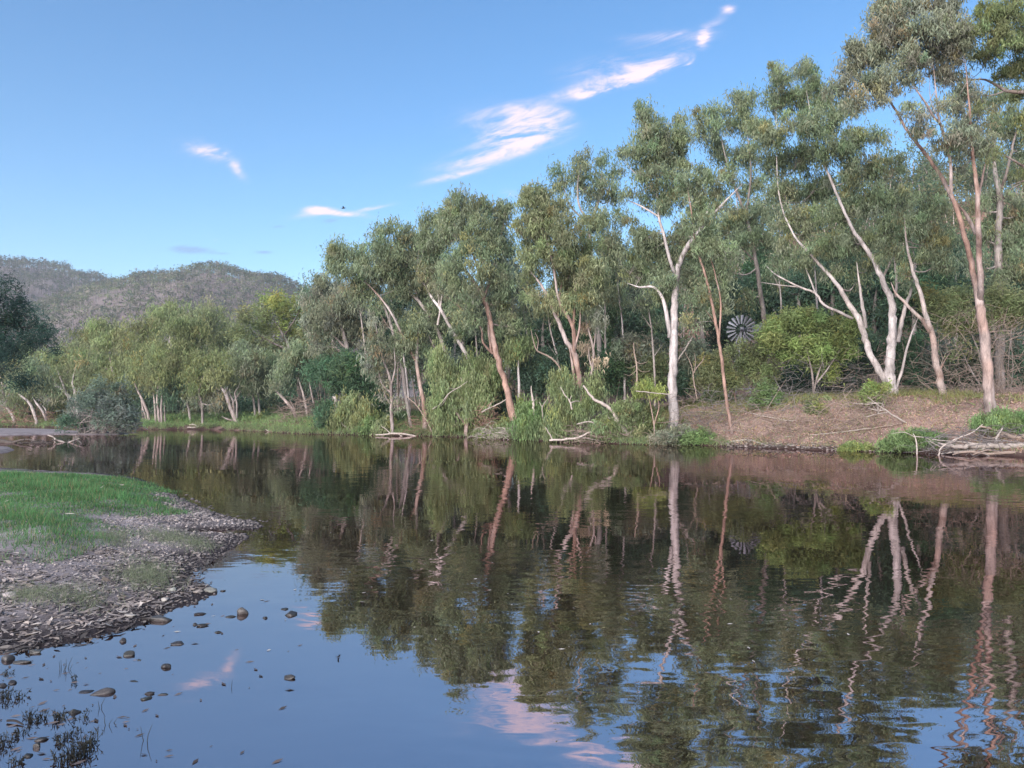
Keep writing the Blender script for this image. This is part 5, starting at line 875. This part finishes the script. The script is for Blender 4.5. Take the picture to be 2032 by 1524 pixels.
far_grass('short green and straw grass along the middle of the right bank', -6, 10, 0.1, 7, 26000, 0.32, (0.10, 0.125, 0.05), 5)
far_grass('olive grass on the slope below the windmill', 8, 22, 5.0, 16, 22000, 0.45, (0.13, 0.13, 0.055), 6, .03)
far_grass('thin straw grass on the bare right bank', 9, 24, 0.3, 5.5, 6000, 0.22, (0.22, 0.19, 0.10), 7)
far_grass('green bank grass below the dark thicket and the far left trees', -70, -6, 0.0, 14, 46000, 0.6, (0.105, 0.145, 0.06), 8, .055)
far_grass('grass fringe overhanging the waterline of the middle bank', -70, 10.5, -0.08, 0.9, 24000, 0.42, (0.10, 0.12, 0.06), 9, .032)
# small stones along the right waterline
mb = MB()
for _ in range(260):
    x = r.uniform(10.2, 15.2); y = shoreY(x) + r.uniform(.0, .9) / .74; s = r.uniform(.025, .09)
    v = r.normal(0, 1, (8, 3)); v /= np.linalg.norm(v, axis=1)[:, None]
    v = np.array([(sx, sy, sz) for sx in (-1, 1) for sy in (-1, 1) for sz in (-1, 1)]) * .6 + v * .25
    mb.add(v * s * np.array([1.3, 1, .6]) + (x, y, float(far_z(x, y)) + s * .2), [[0, 1, 3, 2], [4, 6, 7, 5], [0, 4, 5, 1], [2, 3, 7, 6], [0, 2, 6, 4], [1, 5, 7, 3]], np.array((.17, .145, .13)) * r.uniform(.5, 1.4))
tag(mb.build('shore_gravel', M['stone']), 'small stones along the waterline of the bare right bank', 'gravel', kind='stuff')

tangle('twig_tangle', 'fine dead twigs scattered over the bare right bank', 1400, 1900, 800, 872, (33, 38), 420, 'tan', .8, .008, .05)
tangle('twig_tangle', 'grey fallen sticks along the top of the bare bank', 1380, 1760, 775, 815, (36, 41), 200, 'grey', 1.2, .012, .12)
far_grass('scattered green grass tufts on the bare right bank', 9, 24, 0.1, 6, 5000, 0.24, (0.10, 0.13, 0.055), 17)

tangle('twig_tangle', 'dark exposed roots along the waterline of the bare bank', 1430, 1840, 876, 897, (32.4, 36), 170, 'dark', .55, .012, .02)
tangle('twig_tangle', 'dry brush lying on the slope between sapling and massive gum', 1480, 1760, 815, 850, (34.5, 38), 150, 'tan', 1.5, .016, .08)
tangle('twig_tangle', 'dry brush on the slope left of the orange sapling', 1345, 1450, 815, 868, (38.2, 41), 130, 'grey', 1.2, .013, .08)
tangle('twig_tangle', 'bare hanging twigs under the massive gum', 1660, 1860, 690, 790, (38, 41), 160, 'tan', 1.4, .011, .3)

# ------------------------------------------------------------------ near shore: grass, gravel, leaves, stones
r = np.random.default_rng(31)
def in_view(n, px0, px1, py0, py1, r):
    px = r.uniform(px0, px1, n); py = r.uniform(py0, py1, n)
    # even in area: accept by distance
    P = np.array([gnd(a, b, .15)[:2] for a, b in zip(px, py)]); return P
def uni(n, x0, x1, y0, y1, r): return np.column_stack([r.uniform(x0, x1, n), r.uniform(y0, y1, n)])
def clump_noise(P, s, ph): return np.sin(P[:, 0] * s + ph) * np.sin(P[:, 1] * s * 1.2 + ph * 1.7) + .5 * np.sin(P[:, 0] * s * 2.3 + ph * 3) * np.sin(P[:, 1] * s * 2.7)
# lush lawn
P = uni(280000, -16, -4.6, 7.0, 22.5, r); g = poly_dist(P[:, 0], P[:, 1], GRASS) + .35 * clump_noise(P, 2.2, 1.0) + .2 * clump_noise(P, 6.1, 2.0) + r.normal(0, .22, len(P)); k = g > 0
P = P[k]; g = g[k]; wgt = np.clip(P[:, 1] / 20, .25, 1)
h = (0.055 + 0.06 * np.clip(g / 2.0, 0, 1)) * np.clip(1 + .42 * clump_noise(P, 1.7, .3) + .2 * clump_noise(P, 4.3, 1.1), .35, 2) * r.uniform(.5, 1.4, len(P))
z = near_z(P[:, 0], P[:, 1]); mb = MB()
d = np.column_stack([r.normal(0, .42, len(P)), r.normal(0, .42, len(P)), np.ones(len(P))]); d /= np.linalg.norm(d, axis=1)[:, None]
ang = r.uniform(0, math.pi, len(P)); wv = np.column_stack([np.cos(ang), np.sin(ang), np.zeros(len(P))]) * (0.0055 * (P[:, 1] / 12))[:, None]
b = np.column_stack([P, z - .005]); v = np.stack([b - wv, b + wv, b + d * h[:, None]], 1).reshape(-1, 3)
gc = np.array([0.054, 0.112, 0.044]) * r.uniform(.6, 1.35, (len(P), 1)) * (1 + .22 * clump_noise(P, 2.6, 2.0))[:, None] * r.normal(1, .07, (len(P), 3))
yel = r.uniform(0, 1, len(P)) < .13; gc[yel] = np.array([.15, .135, .07]) * r.uniform(.5, 1.2, (int(yel.sum()), 1))
mb.add(v, np.arange(len(v)).reshape(-1, 3), np.repeat(np.clip(gc, .005, 1), 3, axis=0))
tag(mb.build('grass', M['grass']), 'lush short green grass on the near left bank', 'grass', kind='stuff')
# sparse grey-green wisps on the gravel
mb = MB()
for cx, cy, sx, sy, n in [(290, 1120, 60, 26, 1700), (330, 1052, 60, 12, 1100), (150, 1165, 80, 20, 700), (60, 1165, 50, 16, 500), (230, 1060, 40, 14, 700), (390, 1065, 40, 10, 600)]:
    q = np.array([gnd(cx + a * sx, cy + b_ * sy, .15)[:2] for a, b_ in r.normal(0, .55, (n, 2))])
    q = q[poly_dist(q[:, 0], q[:, 1], NB) > .1]; zz = near_z(q[:, 0], q[:, 1])
    add_leaves(mb, np.column_stack([q, zz + .03]), .10, .0035, -.9, np.array([.10, .112, .072]) * r.uniform(.6, 1.4, (len(q), 1)), r)
tag(mb.build('grass', M['grass']), 'sparse grey-green grass wisps scattered over the gravel', 'grass', kind='stuff')

# gravel: angular pebbles
ico = bpy.data.meshes.new('tmp')
import bmesh
bm = bmesh.new(); bmesh.ops.create_icosphere(bm, subdivisions=1, radius=1); bm.verts.ensure_lookup_table()
IV = np.array([v.co[:] for v in bm.verts]); IF = np.array([[v.index for v in f.verts] for f in bm.faces]); bm.free()
bm = bmesh.new(); bmesh.ops.create_icosphere(bm, subdivisions=3, radius=1); bm.verts.ensure_lookup_table()
BV = np.array([v.co[:] for v in bm.verts]); BF = np.array([[v.index for v in f.verts] for f in bm.faces]); bm.free()
bpy.data.meshes.remove(ico)
def pebbles(n, reg, smin, smax, cols, lab, dmin, dmax, sd):
    r = np.random.default_rng(sd); P = uni(n, *reg, r); dd = poly_dist(P[:, 0], P[:, 1], NB); g = poly_dist(P[:, 0], P[:, 1], GRASS)
    k = (dd > dmin) & (dd < dmax) & (g < .05 + r.normal(0, .1, n)); P = P[k]; n = len(P)
    z = near_z(P[:, 0], P[:, 1]); s = smin + (smax - smin) * r.uniform(0, 1, n) ** 2.6
    s = s * np.clip(P[:, 1] / 9, .75, 1.5)
    nv = len(IV); J = IV[None] * (1 + r.normal(0, .10, (n, nv, 1)))
    sc = np.stack([s * r.uniform(.8, 1.5, n), s * r.uniform(.7, 1.2, n), s * r.uniform(.45, .8, n)], -1)
    V = J * sc[:, None, :]; a = r.uniform(0, 6.28, n); ca, sa = np.cos(a)[:, None], np.sin(a)[:, None]
    V = np.stack([V[..., 0] * ca - V[..., 1] * sa, V[..., 0] * sa + V[..., 1] * ca, V[..., 2]], -1) + np.column_stack([P, np.maximum(z, -.015) + s * .12])[:, None, :]
    c = np.array(cols)[r.integers(0, len(cols), n)] * r.uniform(.6, 1.35, (n, 1))
    wet = np.clip(1 - (z - .01) / .035, 0, 1)[:, None]; c = c * (1 - .6 * wet)
    mb = MB(); mb.add(V.reshape(-1, 3), (IF[None] + np.arange(n)[:, None, None] * nv).reshape(-1, 3), np.repeat(c, nv, axis=0))
    tag(mb.build('gravel', M['stone'], smooth=True), lab, 'gravel', kind='stuff')
GC = [(.23, .20, .192), (.18, .158, .155), (.265, .235, .228), (.13, .115, .115), (.27, .235, .215)]
pebbles(39000, (-9, -2.5, 4.8, 15), .005, .022, GC, 'grey river gravel covering the near left shore', -.03, 9, 3)
pebbles(9000, (-9, -2.5, 4.8, 15), .006, .028, GC[:4], 'dark wet gravel along the near waterline', -.22, .35, 4)

# leaf litter: curved dry leaves, one mass
def leaf_bed(n, reg, L0, L1, lab, dmin, dmax, sd, cols, gmax=.1):
    r = np.random.default_rng(sd); P = uni(n, *reg, r); dd = poly_dist(P[:, 0], P[:, 1], NB); g = poly_dist(P[:, 0], P[:, 1], GRASS)
    k = (dd > dmin) & (dd < dmax) & (g < gmax + r.normal(0, .12, n)) & (clump_noise(P, 1.9, 4.0) + r.normal(0, .6, n) > -.35 - 2.0 * (P[:, 1] < 7.2))
    P = P[k]; dd = dd[k]; n = len(P); z = np.maximum(near_z(P[:, 0], P[:, 1]), .0) + r.uniform(.002, .014, n)
    a = r.uniform(0, 6.28, n); u = np.column_stack([np.cos(a), np.sin(a), r.normal(0, .16, n)]); w_ = np.column_stack([-np.sin(a), np.cos(a), r.normal(0, .35, n)])
    l = r.uniform(L0, L1, n)[:, None]; wd = l * r.uniform(.06, .14, (n, 1)); bend = r.normal(0, .12, (n, 1)) * l; up = r.uniform(-.02, .10, (n, 1)) * l
    c = np.column_stack([P, z]); zz = np.array([0, 0, 1.0])
    p0 = c - u * l * .5 + zz * up * .6; p3 = c + u * l * .5 + zz * up * .5
    p1a = c - u * l * .15 + w_ * wd + w_ * bend; p1b = c - u * l * .15 - w_ * wd + w_ * bend; p2a = c + u * l * .2 + w_ * wd * .8 + w_ * bend; p2b = c + u * l * .2 - w_ * wd * .8 + w_ * bend
    V = np.stack([p0, p1a, p1b, p2a, p2b, p3], 1).reshape(-1, 3); k6 = np.arange(n)[:, None, None] * 6
    F4 = (k6 + np.array([[1, 2, 4, 3]])[None]).reshape(-1, 4); F3 = (k6 + np.array([[0, 2, 1], [3, 4, 5]])[None]).reshape(-1, 3)
    cc = np.array(cols)[r.integers(0, len(cols), n)] * r.uniform(.6, 1.25, (n, 1)); wet = np.clip(1 - dd / .30, 0, 1)[:, None]; cc = cc * (1 - .65 * wet)
    mb = MB(); mb.add(V, F4, np.repeat(cc, 6, axis=0)); mb.f3.append(F3)
    tag(mb.build('leaf_litter', M['litter']), lab, 'leaf litter', kind='stuff')
LC = [(.25, .21, .185), (.19, .158, .14), (.29, .255, .225), (.12, .10, .092), (.22, .185, .16)]
leaf_bed(12000, (-8.5, -2.8, 4.8, 8.6), .04, .12, 'thick bed of dry gum leaves and bark on the near shore', -.08, 6, 12, LC)
leaf_bed(1500, (-7, -2.8, 9, 12.5), .05, .10, 'thin scatter of dry leaves on the gravel spit', .05, 6, 13, LC)
leaf_bed(110, (-14, -5.5, 9.5, 16), .06, .17, 'pale dry leaves and bark strips lying on the grass', .3, 9, 14, [(.34, .31, .25), (.28, .24, .19)], gmax=9)
# lift the strips on the grass to the blade tops
bpy.data.objects['leaf_litter.003'].location.z = 0.07

def stone(label, px, py, wpx, asp=.6, flat=.55, rot=None, wet=True, tone=1.0, lift=.25, group=None):
    SEED[0] += 1; r = np.random.default_rng(SEED[0])
    d0 = gnd(px, py, 0.0); onland = float(poly_dist([d0[0]], [d0[1]], NB)[0]) > .05
    if onland: d0 = gnd(px, py, float(near_z(np.array([d0[0]]), np.array([d0[1]]))[0]))
    wm = wpx * d0[1] / F / 2
    V = BV.copy()
    for _ in range(11):         # chip flat faces off
        n = r.normal(0, 1, 3); n /= np.linalg.norm(n); h = r.uniform(.48, .8); dt = V @ n; V = V - np.clip(dt - h, 0, 9)[:, None] * n * .95
    V = V * (1 + .05 * np.sin(V[:, :1] * 5 + r.uniform(0, 6)) * np.sin(V[:, 1:2] * 4 + r.uniform(0, 6)))
    a = rot if rot is not None else r.uniform(-.5, .5); ca, sa = math.cos(a), math.sin(a)
    V = V * np.array([wm * 1.3, wm * max(asp, .5) * 1.25, wm * flat * 1.1]); V = np.stack([V[:, 0] * ca - V[:, 1] * sa, V[:, 0] * sa + V[:, 1] * ca, V[:, 2]], -1)
    zb = d0[2] + wm * flat * lift
    base = np.array([.042, .038, .035]) if wet else np.array([.25, .23, .21])
    z01 = np.clip((V[:, 2] + zb - 0.0) / .04, 0, 1)[:, None] if not onland else np.ones((len(V), 1))
    c = base * tone * (.6 + .4 * z01) * r.normal(1, .03, 3)
    mb = MB(); mb.add(V + np.array([0, 0, zb - d0[2]]) + d0, BF, c)
    o = mb.build('river_stone', M['wetstone'] if wet else M['stone'], None, d0, False)
    return tag(o, label, 'stone', group or 'stones at the near water edge')
ST = [('brown rounded stone at the left edge beside the flat slab', 16, 1309, 22, .8, .75, None, 1, 1.8), ('long flat slab stone at the waterline on the left', 44, 1314, 36, .45, .22, .05, 1, 1.5), ('pale-topped wet stone under the leaf bed corner', 69, 1295, 25, .7, .5, None, 1, 1.7), ('flat dark stone above the brown rounded stone', 18, 1294, 20, .5, .3, None, 1, 1),
      ('pointed grey stone left of the small flat pebble, upper left water', 258, 1300, 23, .8, .6, None, 1, 1.2), ('small upright dark stone just off the leaf bed', 244, 1273, 13, .8, .9, None, 1, .9), ('small flat pebble right of the pointed grey stone', 276, 1310, 10, .6, .4, None, 1, 1.2), ('blocky dark stone below the smooth oval one', 330, 1324, 18, .75, .65, None, 1, .8),
      ('smooth oval dark stone alone in the water', 355, 1278, 27, .6, .4, 0, 1, 1), ('small brick-shaped stone left of the pale-faced stone', 458, 1224, 18, .4, .35, 0, 1, .9), ('upright pale-faced stone near the spit', 480, 1218, 20, .8, 1.05, None, 1, 1.9), ('long dark stone pointing right, off the shore', 401, 1242, 23, .45, .3, .25, 1, .8), ('tiny dark upright stone left of the long pointing stone', 388, 1240, 8, .8, .9, None, 1, .8), ('small dark stone below the long pointing stone', 432, 1255, 14, .6, .4, None, 1, .9),
      ('elongated tan and dark stone tilted in the shallows', 204, 1375, 36, .45, .55, .45, 1, 1.7), ('flat dark stone touching the elongated tan stone', 173, 1373, 26, .5, .25, .2, 1, .9), ('dark grey stone above the water weeds', 148, 1414, 25, .5, .45, .15, 1, 1), ('small black stone at the far left edge', 23, 1356, 15, .8, .7, None, 1, .7), ('black stone cut by the left frame edge', 4, 1361, 18, .8, .7, None, 1, .7),
      ('brown flat stone in the middle shallows', 289, 1387, 20, .7, .4, None, 1, 1.4), ('dark stone against the brown flat stone', 297, 1377, 16, .6, .45, .3, 1, .9), ('thin flat stone right of the brown flat stone', 323, 1378, 21, .45, .18, .1, 1, .9), ('thin red-brown flat stone above the pair in the middle shallows', 266, 1352, 16, .4, .18, 0, 1, .9), ('black mossy stone among the water weeds', 74, 1482, 18, .8, .8, None, 1, .6), ('dark flat stone beside the black mossy stone', 85, 1468, 22, .5, .4, .4, 1, .8), ('dark peg-shaped stone at the bottom left among weeds', 57, 1500, 17, .7, .8, None, 1, .6),
      ('dark round stone, larger of the pair at the tree reflection', 579, 1220, 23, .8, .6, None, 1, .9), ('small flat stone, lesser of the pair at the tree reflection', 565, 1209, 17, .6, .35, None, 1, .9), ('lone grey stone farthest right in the open water', 573, 1346, 25, .6, .45, -.2, 1, 1.2), ('tiny dark stone with a stem left of the pair', 526, 1227, 10, .7, .6, None, 1, .8),
      ('pale rounded stone on the shore above the leaf bed', 342, 1172, 20, .8, .6, None, 0, 1), ('pale oval stone half buried in leaves near the shore', 327, 1191, 17, .75, .6, None, 0, 1.05), ('pale stone beside the large shore stone', 393, 1176, 16, .8, .6, None, 0, .9), ('large greyish stone at the end of the pebble point', 418, 1175, 27, .7, .55, None, 0, .75), ('broad dark slab at the waterline by the leaf bed', 318, 1231, 36, .6, .5, -.1, 1, 1.3), ('dark wet stone off the pebble point', 397, 1219, 22, .6, .35, None, 1, .8),
      ('cream rounded stone at the left edge on the dry leaves', 17, 1182, 21, .8, .65, None, 0, 1.15), ('flat cream stone in the middle of the leaf bed', 258, 1221, 18, .7, .35, None, 0, 1), ('small black stone right of the pebble point', 443, 1173, 9, .8, .6, None, 1, .7), ('dark lump of wood and stone on the pale gravel near the grass', 326, 1041, 18, .6, .6, None, 1, .6)]
for lab, px, py, wp, asp, fl, rot, wet, tone in ST: stone(lab, px, py, wp, asp, fl, rot, bool(wet), tone, .1 if wet else .2)
# small floating leaves and specks between the stones
r = np.random.default_rng(91); mb = MB()
for _ in range(150):
    px = abs(r.normal(0, 1)) * 260; py = r.uniform(1190, 1515)
    if px < (1330 - py) * 1.2 or px > 640: continue
    p = gnd(px, py, .004); s = r.uniform(.006, .022); a = r.uniform(0, 3.14); u = np.array([math.cos(a), math.sin(a), .05]) * s * 1.6; w_ = np.array([-math.sin(a), math.cos(a), .2]) * s * .5
    mb.add([p - u, p + w_, p + u, p - w_], [[0, 1, 2, 3]], np.array([.07, .055, .05]) * r.uniform(.6, 1.8))
for _ in range(90):
    px = r.uniform(300, 1700); py = r.uniform(905, 1330); p = gnd(px, py, .004); s = r.uniform(.01, .03); a = r.uniform(0, 3.14)
    u = np.array([math.cos(a), math.sin(a), 0]) * s; w_ = np.array([-math.sin(a), math.cos(a), 0.1]) * s * .4
    mb.add([p - u, p + w_, p + u, p - w_], [[0, 1, 2, 3]], np.array([.34, .31, .27]) * r.uniform(.5, 1.2))
tag(mb.build('floating_leaves', M['litter']), 'tiny dead leaves floating scattered on the water', 'leaves', kind='stuff')
# dark water weeds standing in the shallows
def weed(label, px, py, n, hpx, spread, leafy=True):
    SEED[0] += 1; r = np.random.default_rng(SEED[0]); o0 = gnd(px, py, 0.0); mpp = o0[1] / F; mb = MB()
    for _ in range(n):
        b = o0 + np.array([r.normal(0, spread * mpp), r.normal(0, spread * mpp * 1.4), -.03]); h = hpx * mpp * r.uniform(.5, 1.25) + .03
        e = b + np.array([r.normal(0, .3) * h, r.normal(0, .3) * h, h]); m_ = (b + e) / 2 + r.normal(0, .06, 3) * h
        c = np.array([.016, .016, .011]) * r.uniform(.6, 1.6); tube(mb, np.array([b, m_, e]), np.array([.0022, .0018, .0008]), c, 3)
        if leafy:
            q = b + (e - b) * r.uniform(.3, 1, (5, 1)) + r.normal(0, .006, (5, 3)); add_leaves(mb, q, .020, .007, -.5, np.tile(c, (5, 1)), r)
    o = mb.build('water_weed', M['litter'], None, o0); tag(o, label, 'weed', 'water weeds in the near shallows')
for lab, px, py, n, h, sp in [('largest dark bushy weed clump at the bottom left', 158, 1500, 34, 30, 8), ('bushy dark weed right of the largest clump', 178, 1478, 16, 26, 5), ('small bushy weed left of the largest clump', 126, 1508, 14, 26, 5), ('leafy dark weed with twisted stems under the dark grey stone', 118, 1428, 18, 16, 6), ('low dark weed at the end of a sunken stick', 76, 1430, 16, 14, 6), ('dark sprig rising left of the twisted weed', 58, 1424, 9, 16, 4), ('thin weed tuft right of the dark grey stone', 165, 1424, 8, 14, 4), ('dark weed by the left frame edge', 8, 1480, 14, 20, 5), ('short weed near the mossy stone', 36, 1460, 10, 14, 5), ('tall thin weed at the very bottom left', 32, 1516, 10, 18, 4), ('weed sprig above the elongated stone on the left', 36, 1385, 8, 14, 4), ('dark weed along the left edge below the black stone', 5, 1385, 16, 16, 5), ('sparse weed sprig under the flat pebble at left', 152, 1350, 5, 12, 3), ('weed sprig beneath the slab stone', 18, 1336, 8, 10, 5), ('sparse weed between mossy stone and largest clump', 112, 1472, 10, 14, 9), ('scattered weed bits right of the mossy stone', 140, 1462, 10, 12, 8)]:
    weed(lab, px, py, n, h, sp)
for lab, px, py, n, h, sp in [('faint thin grass stems in the water left of centre', 126, 1330, 7, 18, 5), ('single thin reed stem at the bottom of the shallows', 291, 1470, 2, 36, 1), ('single fine reed stem in the open water', 458, 1366, 1, 26, 1), ('short bent stem in the water below the tilted stone', 203, 1405, 2, 16, 2), ('pair of thin stems above the largest weed clump', 217, 1436, 3, 18, 2)]:
    weed(lab, px, py, n, h, sp, False)
limb_pts = [gnd(14, 1430, .01), gnd(30, 1430, .012), gnd(46, 1438, .005)]
mb = MB(); P_, R_ = spline(limb_pts, [.006, .006, .004], .03); tube(mb, P_, R_, (.025, .02, .018), 6, .08)
tag(mb.build('sunken_stick', M['wood'], None, limb_pts[0]), 'dark stick lying in the shallows among the weeds at left', 'stick')

# ------------------------------------------------------------------ bird in flight
bp = at(682, 413, 70); mb = MB(); root = thing('bird', 'small dark bird flying in the sky above the small left cloud', 'bird', tuple(bp))
t = np.linspace(-1, 1, 9); tube(mb, np.array([(x * .20, 0, 0.02 * x) for x in t]), .055 * np.sqrt(np.clip(1 - t ** 2, .02, 1)) * (1 - .3 * t), (.03, .03, .03), 8); mb.build('body', M['litter'], root, smooth=True)
for s in (-1, 1):
    mb = MB(); vs = [(.06, s * .03, .02), (-.07, s * .03, .02), (.05, s * .16, .12), (-.08, s * .15, .10), (-.04, s * .34, .10)]
    vs += [(a, b, c - .006) for a, b, c in vs]
    mb.add(vs, [[0, 1, 3], [0, 3, 2], [2, 3, 4], [6, 5, 8], [8, 5, 7], [8, 7, 9]], (.03, .03, .03)); mb.build('wing', M['litter'], root)
mb = MB(); mb.add([(-.17, 0, 0), (-.30, .05, .0), (-.30, -.05, .0), (-.17, 0, .01)], [[0, 1, 2], [3, 2, 1]], (.03, .03, .03)); mb.build('tail', M['litter'], root)

# ------------------------------------------------------------------ thin evening haze
HAZE = 0.0003
mb = MB(); x0, x1, y0, y1, z0, z1 = -1450, 1450, -1450, 1450, -2.6, 205.0
mb.add([(x0, y0, z0), (x1, y0, z0), (x1, y1, z0), (x0, y1, z0), (x0, y0, z1), (x1, y0, z1), (x1, y1, z1), (x0, y1, z1)], [[3, 2, 1, 0], [4, 5, 6, 7], [0, 1, 5, 4], [1, 2, 6, 5], [2, 3, 7, 6], [3, 0, 4, 7]], (1, 1, 1))
hm, ht, ho = new_mat('haze'); pv = ht.nodes.new("ShaderNodeVolumePrincipled"); pv.inputs['Color'].default_value = (0.80, 0.84, 0.92, 1); pv.inputs['Density'].default_value = HAZE; pv.inputs['Anisotropy'].default_value = 0.2
ht.links.new(pv.outputs[0], ho.inputs['Volume'])
tag(mb.build('haze', hm), kind='stuff')
